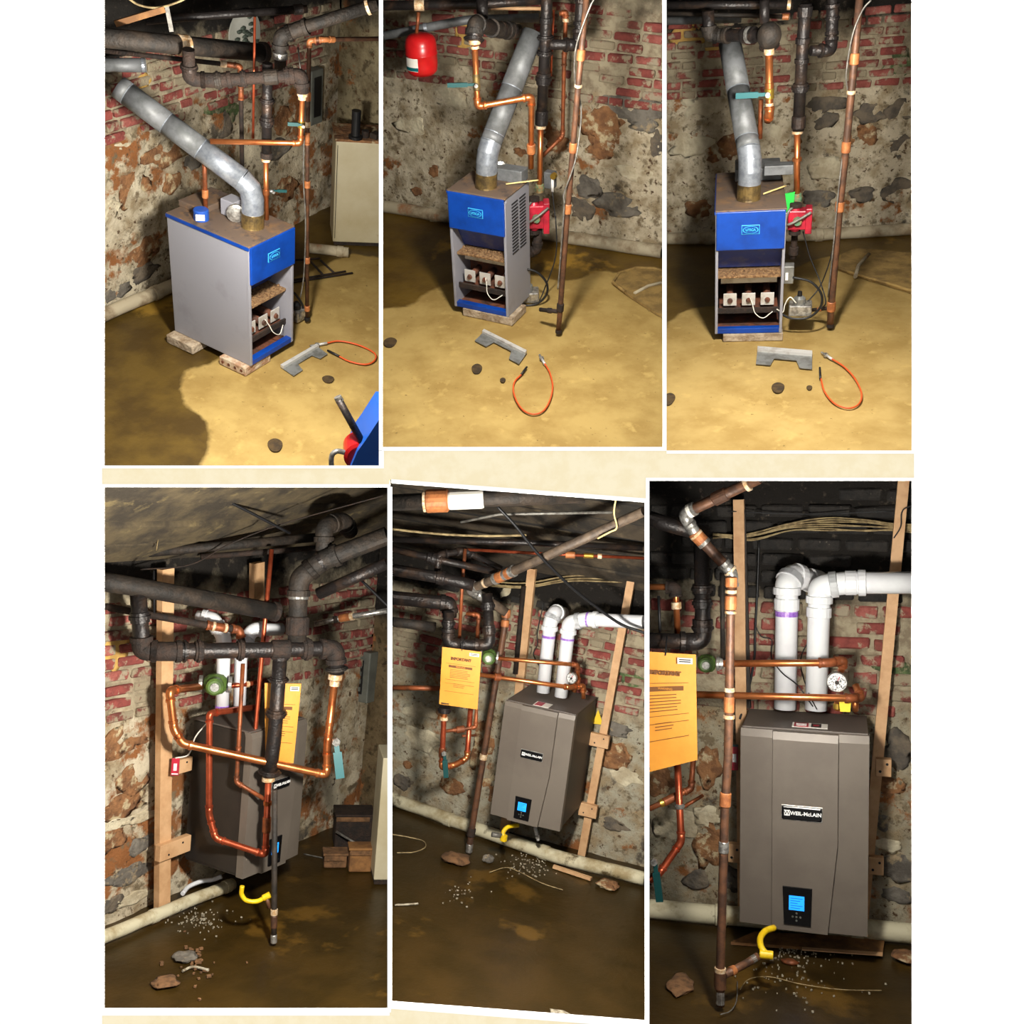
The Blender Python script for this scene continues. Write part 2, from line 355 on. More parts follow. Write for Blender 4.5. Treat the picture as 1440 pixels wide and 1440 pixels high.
def _mesh(name, mb, m, loc):
    me = bpy.data.meshes.new(name); me.from_pydata([tuple(v - loc) for v in mb.v], [], mb.f); me.materials.append(MATS[m] if isinstance(m, str) else m)
    me.polygons.foreach_set('use_smooth', mb.sm); me.update(); return me
def clip_shared(mb):
    '''cut what would poke through a divider into the neighbouring bay'''
    lo, hi = SHARED[B.k]
    for e, sg in ((lo, 1), (hi, -1)):
        if e is None or not mb.v: continue
        if min(sg * (B.px(v)[0] - e) for v in mb.v) > -.4: continue
        n = B.ray(e, 0).cross(B.ray(e, 1440)).normalized()
        if n.dot(B.ray(e - sg * 50, 700)) < 0: n = -n
        bm = bmesh.new(); vv = [bm.verts.new(v) for v in mb.v]; sm = mb.sm[0] if mb.sm else False
        for f in mb.f:
            try: bm.faces.new([vv[i] for i in f])
            except ValueError: pass
        r = bmesh.ops.bisect_plane(bm, geom=bm.verts[:] + bm.edges[:] + bm.faces[:], plane_co=B.eye, plane_no=n, clear_outer=True)
        ed = [g for g in r['geom_cut'] if isinstance(g, bmesh.types.BMEdge) and g.is_valid and g.is_boundary]
        if ed: bmesh.ops.holes_fill(bm, edges=ed)
        bm.verts.index_update(); mb = MB(); mb.v = [v.co.copy() for v in bm.verts]; mb.f = [tuple(v.index for v in f.verts) for f in bm.faces]; mb.sm = [sm and len(f) == 4 for f in mb.f]; bm.free()
    return mb
SHARED = {1: (None, 533.7), 2: (538.3, 931.7), 3: (936.3, None), 4: (None, 545.7), 5: (551.3, 906.7), 6: (912.3, None)}
def tag(o, label, cat, group=None, kind=None):
    n = len(label.split())
    if n > 16: print('LABEL LONG', n, label)
    o['label'] = label; o['category'] = cat
    if group: o['group'] = group
    if kind: o['kind'] = kind
def lab(t): return t + ' ' + WHERE[B.k]
def thing(name, label, cat, loc, group=None, here=True):
    o = bpy.data.objects.new(name, None); COL.objects.link(o); o.empty_display_size = .05
    loc = Vector(loc); o.matrix_world = B.BM @ Matrix.Translation(loc); LOC[o] = loc
    tag(o, lab(label) if here else label, cat, group); return o
def part(parent, name, mb, m, label=None, kind=None):
    mb = clip_shared(mb)
    if not mb.v: return parent
    loc = LOC[parent]; o = bpy.data.objects.new(name, _mesh(name, mb, m, loc)); COL.objects.link(o); o.parent = parent; LOC[o] = loc
    if label: o['label'] = label
    if kind: o['kind'] = kind
    return o
def single(name, label, cat, mb, m, group=None, kind=None, here=True, loc=None):
    if kind != 'structure': mb = clip_shared(mb)
    if loc is None:
        z = min(v.z for v in mb.v); c = sum(mb.v, Vector()) / len(mb.v); loc = Vector((c.x, c.y, z))
    o = bpy.data.objects.new(name, _mesh(name, mb, m, loc)); COL.objects.link(o); o.matrix_world = B.BM @ Matrix.Translation(loc); LOC[o] = loc
    tag(o, lab(label) if here else label, cat, group, kind); return o
def low(pts): return min(pts, key=lambda p: p.z).copy()
def collar(mb, c, d, L, r):
    d = d.normalized()
    return mb.lathe(c - d * L / 2, d, [(0, r * .9), (L * .06, r), (L * .94, r), (L, r * .9)], 18)
def trim(pts):
    '''stop a run at the divider it would meet'''
    pts = [p.copy() for p in pts]; lo, hi = SHARED[B.k]
    for rev in (0, 1):
        q = pts[::-1] if rev else pts
        for e, sg in ((lo, 1), (hi, -1)):
            if e is None: continue
            while len(q) > 2 and sg * (B.px(q[0])[0] - e) < 0 and sg * (B.px(q[1])[0] - e) < 0: q.pop(0)
            a, b = B.px(q[0])[0], B.px(q[1])[0]
            if sg * (a - e) < 0 < sg * (b - e):
                t = 0.
                for i in range(60):
                    if sg * (B.px(q[0].lerp(q[1], t))[0] - e) >= 0: break
                    t += 1 / 60
                q[0] = q[0].lerp(q[1], t)
        pts = q[::-1] if rev else q
    return pts
def run(name, label, cat, pts, wpx, m, elbow=None, fits=(), bend=1.7, group=None, pname='pipe', n=14, es=1.22, parent=None):
    """a pipe run: swept pipe, an elbow at every corner and fittings (segment, t, length px, width factor, material, name)"""
    r = B.m(pts[len(pts) // 2], wpx) / 2; pts = trim(pts)
    T = parent or thing(name, label, cat, low(pts), group)
    part(T, pname, MB().tube(fillet(pts, r * bend * 1.3), r, n), m)
    if elbow:
        for i in range(1, len(pts) - 1):
            b = pts[i]; d0 = (pts[i - 1] - b); d1 = (pts[i + 1] - b)
            L = min(r * 2.6, d0.length * .5, d1.length * .5)
            q = fillet([b + d0.normalized() * L, b, b + d1.normalized() * L], r * bend * 1.3)
            e = MB().tube(q, r * es, n)
            collar(e, q[0], d0, r * .7, r * es * 1.14); collar(e, q[-1], d1, r * .7, r * es * 1.14)
            part(T, 'elbow', e, elbow)
    for (i, t, lpx, ws, fm, nm) in fits:
        c = pts[i].lerp(pts[i + 1], t); L = B.m(c, lpx)
        mb = collar(MB(), c, pts[i + 1] - pts[i], L, r * ws)
        if nm in ('flange', 'union'):
            d = (pts[i + 1] - pts[i]).normalized(); collar(mb, c, d, L * .35, r * ws * 1.16)
        part(T, nm, mb, fm)
    return T
def wire(name, label, cat, pts, wpx, m, group=None, seg=6, parent=None, n=8):
    r = B.m(pts[0], wpx) / 2; mb = MB().tube(trim(spline(pts, seg)), r, n)
    if parent: return part(parent, name, mb, m)
    return single(name, label, cat, mb, m, group)
def beam(mb, p0, p1, wx, wy, axis=None):
    """rectangular bar from p0 to p1; wx across (axis), wy the other way"""
    d = (p1 - p0); a = Vector(axis) if axis else Vector((1, 0, 0)); dz = d.normalized(); a = (a - dz * a.dot(dz)).normalized(); c = dz.cross(a)
    v = []
    for p in (p0, p1):
        for sx, sy in ((-1, -1), (1, -1), (1, 1), (-1, 1)): v.append(p + a * sx * wx / 2 + c * sy * wy / 2)
    return mb.add(v, [(3, 2, 1, 0), (4, 5, 6, 7), (0, 1, 5, 4), (1, 2, 6, 5), (2, 3, 7, 6), (3, 0, 4, 7)])
def text_mb(s, size, origin, ux, uz, lift=0, bold=0):
    """flat lettering on a surface: origin is its centre, ux and uz the reading and up directions"""
    cu = bpy.data.curves.new('lettering', 'FONT'); cu.body = s; cu.size = size; cu.align_x = 'CENTER'; cu.align_y = 'CENTER'; cu.extrude = .0008; cu.offset = bold
    ob = bpy.data.objects.new('lettering', cu); COL.objects.link(ob)
    dg = bpy.context.evaluated_depsgraph_get(); me = ob.evaluated_get(dg).to_mesh()
    n = Vector(ux).cross(Vector(uz)); mb = MB()
    mb.add([Vector(origin) + Vector(ux) * v.co.x + Vector(uz) * v.co.y + n * (v.co.z + lift) for v in me.vertices], [tuple(p.vertices) for p in me.polygons])
    bpy.data.objects.remove(ob); bpy.data.curves.remove(cu); return mb
def clip(mb, k=None, smooth=True):
    """cut a big surface to the wedge of its own bay"""
    b = BAYS[k or B.k]; l, t, r, d = WIN[b.k]; ml, mt, mr, md = MARG[b.k]; l -= ml; t -= mt; r += mr; d += md
    bm = bmesh.new(); vv = [bm.verts.new(v) for v in mb.v]
    for f in mb.f:
        try: bm.faces.new([vv[i] for i in f])
        except ValueError: pass
    C = [b.ray(l, t), b.ray(r, t), b.ray(r, d), b.ray(l, d)]; mid = C[0] + C[2]
    for i in range(4):
        n = C[i].cross(C[(i + 1) % 4]).normalized()
        if n.dot(mid) > 0: n = -n
        bmesh.ops.bisect_plane(bm, geom=bm.verts[:] + bm.edges[:] + bm.faces[:], plane_co=b.eye, plane_no=n, clear_outer=True)
    # and to the back of the display wall
    cz = b.MT @ Vector((0, 0, 1)); co = b.eye + cz * ((BOARD + .01) / b.s)
    bmesh.ops.bisect_plane(bm, geom=bm.verts[:] + bm.edges[:] + bm.faces[:], plane_co=co, plane_no=-cz, clear_outer=True)
    bm.verts.index_update(); o = MB(); o.v = [v.co.copy() for v in bm.verts]; o.f = [tuple(v.index for v in f.verts) for f in bm.faces]; o.sm = [smooth] * len(o.f); bm.free(); return o
def grid(p0, u, v, nu, nv, fn=None):
    mb = MB(); V = []
    for j in range(nv + 1):
        for i in range(nu + 1):
            p = p0 + u * (i / nu) + v * (j / nv); V.append(fn(p) if fn else p)
    mb.add(V, [(j * (nu + 1) + i, j * (nu + 1) + i + 1, (j + 1) * (nu + 1) + i + 1, (j + 1) * (nu + 1) + i) for j in range(nv) for i in range(nu)], True); return mb
def structure(name, label, cat, mb, m): return single(name, label, cat, mb, m, kind='structure', loc=Vector((0, 0, 0)))
def inside(p, poly):
    c = False; n = len(poly)
    for i in range(n):
        a, b = poly[i], poly[i - 1]
        if (a[1] > p[1]) != (b[1] > p[1]) and p[0] < (b[0] - a[0]) * (p[1] - a[1]) / (b[1] - a[1]) + a[0]: c = not c
    return c
def polydist(p, poly):
    best = 9
    for i in range(len(poly)):
        a = Vector(poly[i - 1]); b = Vector(poly[i]); ab = b - a; q = Vector(p)
        t = max(0, min(1, (q - a).dot(ab) / max(ab.length_squared, 1e-9))); best = min(best, (q - a - ab * t).length)
    return best
# ---------------------------------------------------------------- display wall: white and cream boards with six openings
def bpt(px, py, y): return Vector(((px - 720) / FPX * BOARD, y, -(py - 720) / FPX * BOARD))
def wobj(name, label, cat, mb, m):
    o = bpy.data.objects.new(name, _mesh(name, mb, m, Vector((0, 0, 0)))); COL.objects.link(o); tag(o, label, cat, kind='structure'); return o
def slab(poly, y0, y1):
    return MB().prism([bpt(x, y, y0) for x, y in poly], (0, y1 - y0, 0))
def rect(a, b, c, d): return [(a, b), (c, b), (c, d), (a, d)]
wobj('wall_left', 'plain white board left of the openings', 'wall', slab(rect(-700, -600, 147, 2000), BOARD - .03, BOARD), 'board_white')
wobj('wall_right', 'plain white board right of the openings', 'wall', slab(rect(1282, -600, 2140, 2000), BOARD - .03, BOARD), 'board_white')
wobj('wall_top', 'white board above the upper openings', 'wall', slab(rect(147, -600, 1282, -70), BOARD - .03, BOARD), 'board_white')
wobj('wall_bottom', 'white board below the lower openings', 'wall', slab(rect(147, 1470, 1282, 2000), BOARD - .03, BOARD), 'board_white')
wobj('wall_middle', 'cream paper-covered board between the two rows of openings', 'wall',
     slab([(147, 659), (541, 659), (541, 634), (936, 634), (936, 638), (1282, 638), (1282, 672), (909, 672), (909, 701), (549, 674), (549, 681), (147, 681)], BOARD - .026, BOARD), 'page_cream')
wobj('wall_lower', 'cream paper-covered board under the lower left openings', 'wall', slab([(147, 1423), (547, 1423), (547, 1413), (908, 1440), (908, 1470), (147, 1470)], BOARD - .026, BOARD), 'page_cream')
wobj('wall_sill', 'cream paper-covered strip under the large-boiler opening', 'wall', slab(rect(912, 1452, 1282, 1470), BOARD - .026, BOARD), 'page_cream')
for i, (q, what) in enumerate([
    (rect(147, 655, 541, 659), 'thin white edging strip under the upper left opening'),
    (rect(534, -70, 538, 634), 'thin upright white strip between blue boiler bays, by the red tank'),
    (rect(538, 629, 936, 634.5), 'thin white edging strip under the red tank bay'),
    (rect(932, -70, 936, 629), 'thin upright white strip left of the green tag bay'),
    (rect(936, 634, 1282, 638.5), 'thin white edging strip under the green tag bay'),
    (rect(147, 681, 549, 685), 'thin white edging strip over the plank ceiling bay'),
    (rect(546, 685, 551, 1419), 'thin upright white strip left of the tilted bay'),
    (rect(147, 1419, 549, 1423.5), 'thin white edging strip under the plank ceiling bay'),
    ([(551, 674), (907, 700.9), (907, 706.4), (551, 679.5)], 'slanting white edging strip over the tilted bay'),
    ([(551, 1409), (907, 1435.9), (907, 1440.9), (551, 1414)], 'slanting white edging strip under the tilted bay'),
    (rect(907, 676, 912, 1470), 'thin upright white strip right of the tilted bay'),
    (rect(907, 672, 1282, 676), 'thin white edging strip over the large-boiler bay'),
    (rect(534, 634.6, 541, 655), 'short white filler strip below the divider by the red tank')]):
    wobj('trim_%d' % (i + 1), what, 'trim', slab(q, BOARD - .032, BOARD + .01), 'board_white')
def wedge(a, b, c, d, z0=BOARD, z1=9.8):
    v = [Vector(((x - 720) / FPX * z, z, -(y - 720) / FPX * z)) for z in (z0, z1) for x, y in rect(a, b, c, d)]
    return MB().add(v, [(0, 1, 2, 3), (7, 6, 5, 4), (0, 4, 5, 1), (1, 5, 6, 2), (2, 6, 7, 3), (3, 7, 4, 0)])
for q, what in [((534.5, -140, 537.5, 640), 'dark divider between the cabinet bay and the red tank bay'),
                ((932.5, -140, 935.5, 640), 'dark divider between the red tank bay and the green tag bay'),
                ((547, 674, 550.5, 1506), 'dark divider between the plank ceiling bay and the tilted bay'),
                ((907.5, 674, 911.5, 1506), 'dark divider between the tilted bay and the large-boiler bay'),
                ((50, 664, 1378, 670), 'dark divider between the upper and lower bays'),
                ((50, -146, 56, 1512), 'added unseen outer side keeping light out behind the left white board'), ((1373, -146, 1379, 1512), 'added unseen outer side keeping light out behind the right white board'),  # outer shell, added unseen so no world light leaks into the bays
                ((50, -146, 1379, -140), 'added unseen outer top keeping light out over the bays'), ((50, 1506, 1379, 1512), 'added unseen outer bottom keeping light out under the bays'),
                ((50, -146, 1379, 1512, 9.8, 9.9), 'added unseen outer back keeping light out behind the bays')]:
    wobj('wall_divider_or_light_shield', what, 'wall', wedge(*q), 'partition')

# ---------------------------------------------------------------- room shells
def brick_mesh(i):
    rnd = random.Random(i); bm = bmesh.new(); bmesh.ops.create_cube(bm, size=1)
    for v in bm.verts:
        v.co = Vector((v.co.x * .176 + rnd.uniform(-.007, .007), v.co.y * .05, v.co.z * .052 + rnd.uniform(-.004, .004)))
    bmesh.ops.bevel(bm, geom=bm.edges[:], offset=.007, segments=1, affect='EDGES')
    me = bpy.data.meshes.new('brick'); bm.to_mesh(me); bm.free(); return me
BRICKS = {}
def bricks(wall, zlo, zhi, ztar, cover=.12, face=None, tarmat='brick_tarred', smear=.35):
    rnd = random.Random(B.k * 11); l, t, r, d = WIN[B.k]; n = 0; z = zlo; j = 0
    while z < zhi:
        x = -2.6 + (.1 if j % 2 else 0) + rnd.uniform(-.02, .02)
        while x < 4.5:
            ln = 1 if rnd.random() > .25 else .55; x += .1 * ln; p = Vector((x, B.W, z)); q = B.px(p)
            if l - 8 < q[0] < r + 8 and t + 20 < q[1] < d and rnd.random() > cover and n < 300 and (B.k != 1 or x < XR - .1):
                if z > ztar: mm = tarmat
                else:
                    u = rnd.random(); mm = 'brick_smeared' if u < smear else ('brick_pink' if u < smear + .25 else 'brick_red')
                lo, hi = SHARED[B.k]; x0, x1 = x - .094 * ln, x + .094 * ln; xs = (x0 + x1) / 2; cut = False
                for e, lim in ((x0, lo), (x1, hi)):
                    if lim is None: continue
                    while B.px(Vector((x0, B.W - .02, z)))[0] < lim and e == x0 and x0 < x1: x0 += .008; e = x0
                    while B.px(Vector((x1, B.W - .02, z)))[0] > lim and e == x1 and x1 > x0: x1 -= .008; e = x1
                if x1 - x0 < .03:
                    x += .1 * ln; continue
                bl = (x1 - x0) / .188; bx_ = (x0 + x1) / 2
                key = (rnd.randrange(5), mm)
                if key not in BRICKS:
                    BRICKS[key] = brick_mesh(key[0]); BRICKS[key].materials.append(MATS[mm])
                o = bpy.data.objects.new('brick', BRICKS[key]); COL.objects.link(o); o.parent = wall
                o.location = (bx_, B.W + .017 + rnd.uniform(0, .012), z + rnd.uniform(-.004, .004)); o.scale = (bl, 1, 1); o.rotation_euler.y = rnd.uniform(-.02, .02); n += 1
            x += .1 * ln
        z += .072; j += 1
def stones(wall, lst):
    for i, (zn, zx, zy, w, h, m) in enumerate(lst):
        c = B.P(zn, zx, zy, 'w0'); sc = ZOOM[zn][2]
        cosx = abs(B.fw.y); W_ = B.m(c, w * sc) / cosx / 2; H_ = B.m(c, h * sc) / 2
        part(wall, 'stone', MB().blob(c + Vector((0, .024, 0)), (W_ * 1.1, .034, H_ * 1.1), seed=i * 1.3 + B.k, jit=.6, sub=3, flat=.38), {'g': 'stone_grey', 'r': 'stone_rust', 'd': 'stone_dark', 'p': 'parge_pale', 'y': 'yellow_parge', 'v': 'green_paint'}[m])
def shell(mfloor, mwall, dry=None, ceil=2.6, xr=(-3, 4.5), ceil_edge=None):
    global XR
    # floor
    mb = clip(grid(Vector((xr[0], -4.2, 0)), Vector((xr[1] - xr[0], 0, 0)), Vector((0, B.W + 4.25, 0)), 110, 90,
                   lambda p: p + Vector((0, 0, .006 * noise.noise(p * 2.2) - .004))))
    fl = structure('floor', lab('concrete basement floor'), 'floor', mb, mfloor); del fl['label']; fl['label'] = lab('stained concrete basement floor')
    at = fl.data.attributes.new('wet', 'FLOAT', 'POINT')
    vals = []
    for v in fl.data.vertices:
        if dry is None: vals.append(1.); continue
        p = (v.co.x, v.co.y); dd = polydist(p, dry); dd = dd if not inside(p, dry) else -dd
        vals.append(max(0, min(1, .5 + dd / .12)))
    at.data.foreach_set('value', vals)
    # wall
    mb = clip(grid(Vector((xr[0], B.W, -.02)), Vector((xr[1] - xr[0], 0, 0)), Vector((0, 0, ceil + .1)), 180, 80,
                   lambda p: p + Vector((0, .016 + .016 * noise.noise(p * 3.1) + .016 * noise.noise(p * 9.3), 0))))
    wl = structure('wall_back', '', 'wall', mb, mwall); wl['label'] = lab('brick over parged rubble wall')
    if ceil_edge is None:
        mb = clip(grid(Vector((xr[0], -4.2, ceil)), Vector((0, B.W + 4.3, 0)), Vector((xr[1] - xr[0], 0, 0)), 20, 20))
        c = structure('ceiling', '', 'ceiling', mb, 'ceiling_dark'); c['label'] = lab('dark basement ceiling')
    return fl, wl
def plank_ceiling(z, slope, m, n=9, wid=.3, y0=None):
    """ceiling that rises from the back wall towards the room, boarded with planks"""
    y0 = B.W if y0 is None else y0; dy, dz = -math.cos(slope), math.sin(slope); nrm = Vector((0, dz, -dy)) * -1
    T = structure('ceiling', '', 'ceiling', clip(grid(Vector((-3, y0 + .03, z + .04)), Vector((7.5, 0, 0)), Vector((0, dy, dz)) * (n * wid), 20, 10)), 'partition')
    T['label'] = lab('rough sloping boarded ceiling')
    rnd = random.Random(B.k)
    for i in range(n):
        a = Vector((-3, y0, z)) + Vector((0, dy, dz)) * (i * wid + .006); L = wid - .03; d = rnd.uniform(0, .045)
        o = [a, a + Vector((7.5, 0, 0)), a + Vector((7.5, 0, 0)) + Vector((0, dy, dz)) * L, a + Vector((0, dy, dz)) * L]
        mb = clip(MB().prism([p + Vector((0, 0, .02 + d)) for p in o], (0, 0, .03)), smooth=False)
        if mb.v: part(T, 'plank', mb, m)
def floor_pipe(name, label, pts, wpx, m):
    r = B.m(pts[0], wpx) / 2; q = []
    for a, b in zip(pts, pts[1:]):
        for i in range(10): q.append(a.lerp(b, i / 10) + Vector((0, noise.noise(a.lerp(b, i / 10) * 5) * .012, 0)))
    q.append(pts[-1]); q = trim(q); T = thing(name, label, 'pipe', low(q)); part(T, 'pipe_barrel', MB().tube(q, r, 16), m)
    for i in (8, 19):
        if i + 1 < len(q): part(T, 'joint_hub', collar(MB(), q[i], q[i + 1] - q[i], r * 1.3, r * 1.12), m)
def hole(fl, zn, zx, zy, w, h, m='hole_shade'):
    c = B.P(zn, zx, zy, 'f0'); sc = ZOOM[zn][2]; a = B.m(c, w * sc) / 2
    up = (B.P(zn, zx, zy - h / 2, 'f0') - B.P(zn, zx, zy + h / 2, 'f0')).length / 2
    M_ = Matrix((B.rt, B.fw, Vector((0, 0, 1)))).transposed(); v = []
    o = [c + M_ @ Vector((a * math.cos(t) * (1 + .08 * math.sin(3 * t)), up * math.sin(t), .003)) for t in [i * math.pi / 11 for i in range(22)]]
    part(fl, 'drain_hole', MB().prism(o, (0, 0, .005)), m)  # flat dark disc: the hole's shade is put into its colour
def oriented(c, ux, uy, uz=None):
    ux = Vector(ux).normalized(); uy = Vector(uy).normalized(); uz = uz or ux.cross(uy)
    M_ = Matrix((ux, uy, uz)).transposed().to_4x4(); M_.translation = c; return M_

# ---------------------------------------------------------------- the old blue boiler
def old_boiler(label, wlab=None, louvres=True):
    w, d, h, z0 = B.w, B.d, B.h, B.z0; T = thing('boiler', label, 'boiler', (w / 2, d / 2, z0), here=False); z1 = z0 + h
    t = .014
    for x in (0, w - t):
        sp = part(T, 'side_panel', MB().rbox((x, 0, z0), (x + t, d, z1), .004), 'grey_enamel')
        if x > 0 and louvres:
            for i in range(16):
                for j in range(2):
                    zz = z1 - .06 - i * .022; yy = d * (.22 + .34 * j)
                    part(sp, 'louvre', MB().box((w - .001, yy, zz - .005), (w + .003, yy + d * .26, zz + .004)), 'louvre_black')
        part(sp, 'edge_trim', MB().rbox((x - .002, -.016, z0), (x + t + .002, .004, z1 - (.02 if x else 0)), .003), 'grey_enamel')
    tp = part(T, 'top_panel', MB().rbox((-.004, -.02, z1), (w + .004, d, z1 + .012), .004), 'rusty_top')
    part(tp, 'edge_lip', MB().box((-.008, -.018, z1 - .014), (.0, d, z1 + .006)), 'blue_enamel')
    part(T, 'back_panel', MB().box((t, d - .015, z0 + .02), (w - t, d - .002, z1)), 'grey_enamel')
    zf = z1 - h * .295
    fp = part(T, 'front_panel', MB().rbox((.004, -.03, zf), (w - .004, -.012, z1 + .004), .004), 'blue_enamel', 'glossy blue front panel')
    # badge: oval emblem with lettering on a pale blue plate
    c = Vector((w * .5, -.031, z1 - h * .135)); bw, bh = w * .13, h * .036
    bd = part(fp, 'badge', MB().rbox((c.x - bw, -.034, c.z - bh), (c.x + bw, -.029, c.z + bh), .001), 'badge_cyan')
    ov = [c + Vector((math.cos(a) * bw * .86, -.0032, math.sin(a) * bh * .78)) for a in [i * math.pi / 12 for i in range(24)]]
    part(fp, 'badge_field', MB().box((c.x - bw * .93, -.0352, c.z - bh * .88), (c.x + bw * .93, -.0335, c.z + bh * .88)), 'blue_enamel')
    ov = [p + Vector((0, -.0014, 0)) for p in ov]
    for nm, o_, m_ in (('oval_ring', ov, 'badge_cyan'), ('oval_field', [c + (p - c) * .88 + Vector((0, -.0016, 0)) for p in ov], 'blue_enamel')):
        part(T, nm, MB().prism(o_, (0, -.0012, 0)), m_)
    part(T, 'lettering', text_mb('UTICA', bh * .72, c + Vector((0, -.0075, 0)), (1, 0, 0), (0, 0, 1), bold=.0008), 'badge_cyan')
    # inside: sloping blue sheet, crumbling insulation ledge, burner tray
    zi = z0 + h * .485
    part(T, 'inner_sheet', MB().prism([Vector((t, .02, zf + .03)), Vector((w - t, .02, zf + .03)), Vector((w - t, min(.16, d * .4), zi)), Vector((t, min(.16, d * .4), zi))], (0, .006, .004)), 'blue_sheet')
    ins = MB().rbox((t, .03, zi - .03), (w - t, min(.2, d * .5), zi - .012), .004)
    rnd = random.Random(3)
    for i in range(26): ins.blob((t + (w - 2 * t) * rnd.random(), .05 + rnd.random() * .08, zi - .01), (.012, .01, .008), i, .3, 1)
    part(T, 'insulation_ledge', ins, 'insulation')
    part(T, 'shield_strip', MB().rbox((w * .08, .1, z0 + h * .375), (w * .92, .108, z0 + h * .45), .002), 'pale_steel')
    part(T, 'inner_back', MB().box((t, d * .62, z0 + .03), (w - t, d * .62 + .01, zi)), 'rust_interior')
    part(T, 'base_pan', MB().box((t, .0, z0), (w - t, d - .02, z0 + .02)), 'rust_interior')
    part(T, 'front_sill', MB().rbox((t, -.014, z0), (w - t, .03, z0 + .035), .003), 'blue_enamel')
    zt = z0 + h * .16
    tr = part(T, 'burner_tray', MB().box((t + .01, .04, zt), (w - t - .01, d * .6, zt + .012)), 'rust_interior')
    part(tr, 'tray_rail', MB().rbox((t, .03, zt - .008), (w - t, .045, zt + .03), .003), 'rusty_iron')
    for i in range(3):
        x = w * (.22 + .28 * i)
        bn = part(T, 'burner', MB().tube([(x, .07, zt + h * .09), (x, d * .58, zt + h * .1)], w * .055, 12), 'rust_interior')
        part(T, 'burner_plate', MB().rbox((x - w * .1, .055, zt + h * .045), (x + w * .1, .062, zt + h * .15), .002), 'pale_steel')
        part(bn, 'gas_orifice', MB().lathe((x, .054, zt + h * .09), (0, -1, 0), [(0, .018), (.012, .014)], 12), 'rust_interior')
    part(T, 'pilot_wire', MB().tube(spline([(w * .52, .05, zt + .09), (w * .56, .03, zt + .05), (w * .6, .01, zt), (w * .72, .0, zt - .03), (w * .86, .02, zt + .005)]), .003, 8), 'white_wire')
    # draught hood at the back
    part(T, 'draft_hood', MB().rbox((w * .28, d * .72, z1 + .01), (w * .98, d * 1.02, z1 + (.05 if B.k == 1 else .09)), .006), 'rusty_top' if B.k == 1 else 'dull_duct')
    return T
def flue(label, cpx, route, wpx, rings):
    """galvanised flue: collar on the boiler top, gored elbow, straight ducts"""
    pts = route; r = B.m(pts[0], wpx) / 2
    T = thing('flue_pipe', label, 'flue', pts[0]); d0 = (pts[1] - pts[0])
    part(T, 'collar', MB().lathe(pts[0], d0, [(0, r * 1.05), (.008, r * 1.02), (r * 1.3, r * 1.02), (r * 1.36, r * 1.06)], 24), 'tarnished_collar', 'tarnished brass-coloured collar')
    a = pts[0] + d0.normalized() * r * 1.3; q = fillet([a] + pts[1:], r * 1.5, 2); n = len(q)
    G = gores(q, r)
    for g in G[:3]: part(T, 'elbow_gore', g, 'galvanized')
    for c, d in ((q[1], q[1] - q[0]), (q[2], q[3] - q[1])): part(T, 'seam_ring', collar(MB(), c, d, r * .07, r * 1.012), 'galvanized')
    s = q[3]; e = q[-1]
    for j, (t0, t1) in enumerate(zip([0] + rings, rings + [1])):
        part(T, 'duct_section', MB().tube([s.lerp(e, t0), s.lerp(e, t1)], [r, r * .985], 28), 'dull_duct' if j or B.k != 1 else 'galvanized')
        c = s.lerp(e, t0)
        part(T, 'seam_ring', collar(MB(), c, e - s, r * .08, r * 1.015), 'galvanized')
    return T
def bracket(label, zn, quad, notch):
    """sheet metal burner shield lying on the floor: flange and notched plate"""
    a, b, c, d = [B.P(zn, x, y, 'f.006') for x, y in quad]
    T = thing('burner_shield', label, 'shield', a)
    L = lambda u, v: (a.lerp(b, u)).lerp(d.lerp(c, u), v)
    o = [L(0, 0), L(1, 0), L(1, 1), L(.78, 1), L(.72, notch), L(.32, notch), L(.26, 1), L(0, 1)]
    part(T, 'notched_plate', MB().prism(o, (0, 0, .004)), 'sheet_steel')
    part(T, 'flange', MB().prism([L(0, 0), L(1, 0), L(1, .22), L(0, .22)], (0, 0, .022)), 'pale_steel')
def cable_loop(label, zn, pl, tip):
    T = thing('thermocouple', label, 'cable', B.P(zn, *pl[0], 'f0'))
    p = [B.P(zn, x, y, 'f.012') for x, y in pl]; part(T, 'cable', MB().tube(spline(p), B.m(p[0], 2.4) / 2, 8), 'orange_cable')
    part(T, 'sensor_tip', MB().tube([B.P(zn, x, y, 'f.014') for x, y in tip], B.m(p[0], 3) / 2, 8), 'rubber_black')
    d = (p[0] - p[1]).normalized(); part(T, 'sleeve', MB().tube([p[0] + d * .05, p[0] - d * .01], B.m(p[0], 4) / 2, 10), 'pale_steel')
    part(T, 'end_nut', MB().lathe(p[0] + d * .05, d, [(0, .016), (.02, .016), (.02, .008), (.06, .007)], 6), 'silver')
def handle(T, c, d, up, L, m='teal_plastic', wpx=7):
    """lever of a ball valve at c reaching L along d"""
    d = d.normalized(); up = up.normalized(); a = B.m(c, wpx)
    hd = part(T, 'valve_handle', beam(beam(MB(), c + d * L * .3, c + d * L, a, a * .45, up), c, c + d * L * .34, a * .6, a * .3, up), m, 'teal lever handle')
    part(hd, 'handle_nut', MB().lathe(c - up * 0 - B.fw * .02, -B.fw, [(0, a * .55), (.012, a * .5)], 6), 'silver')

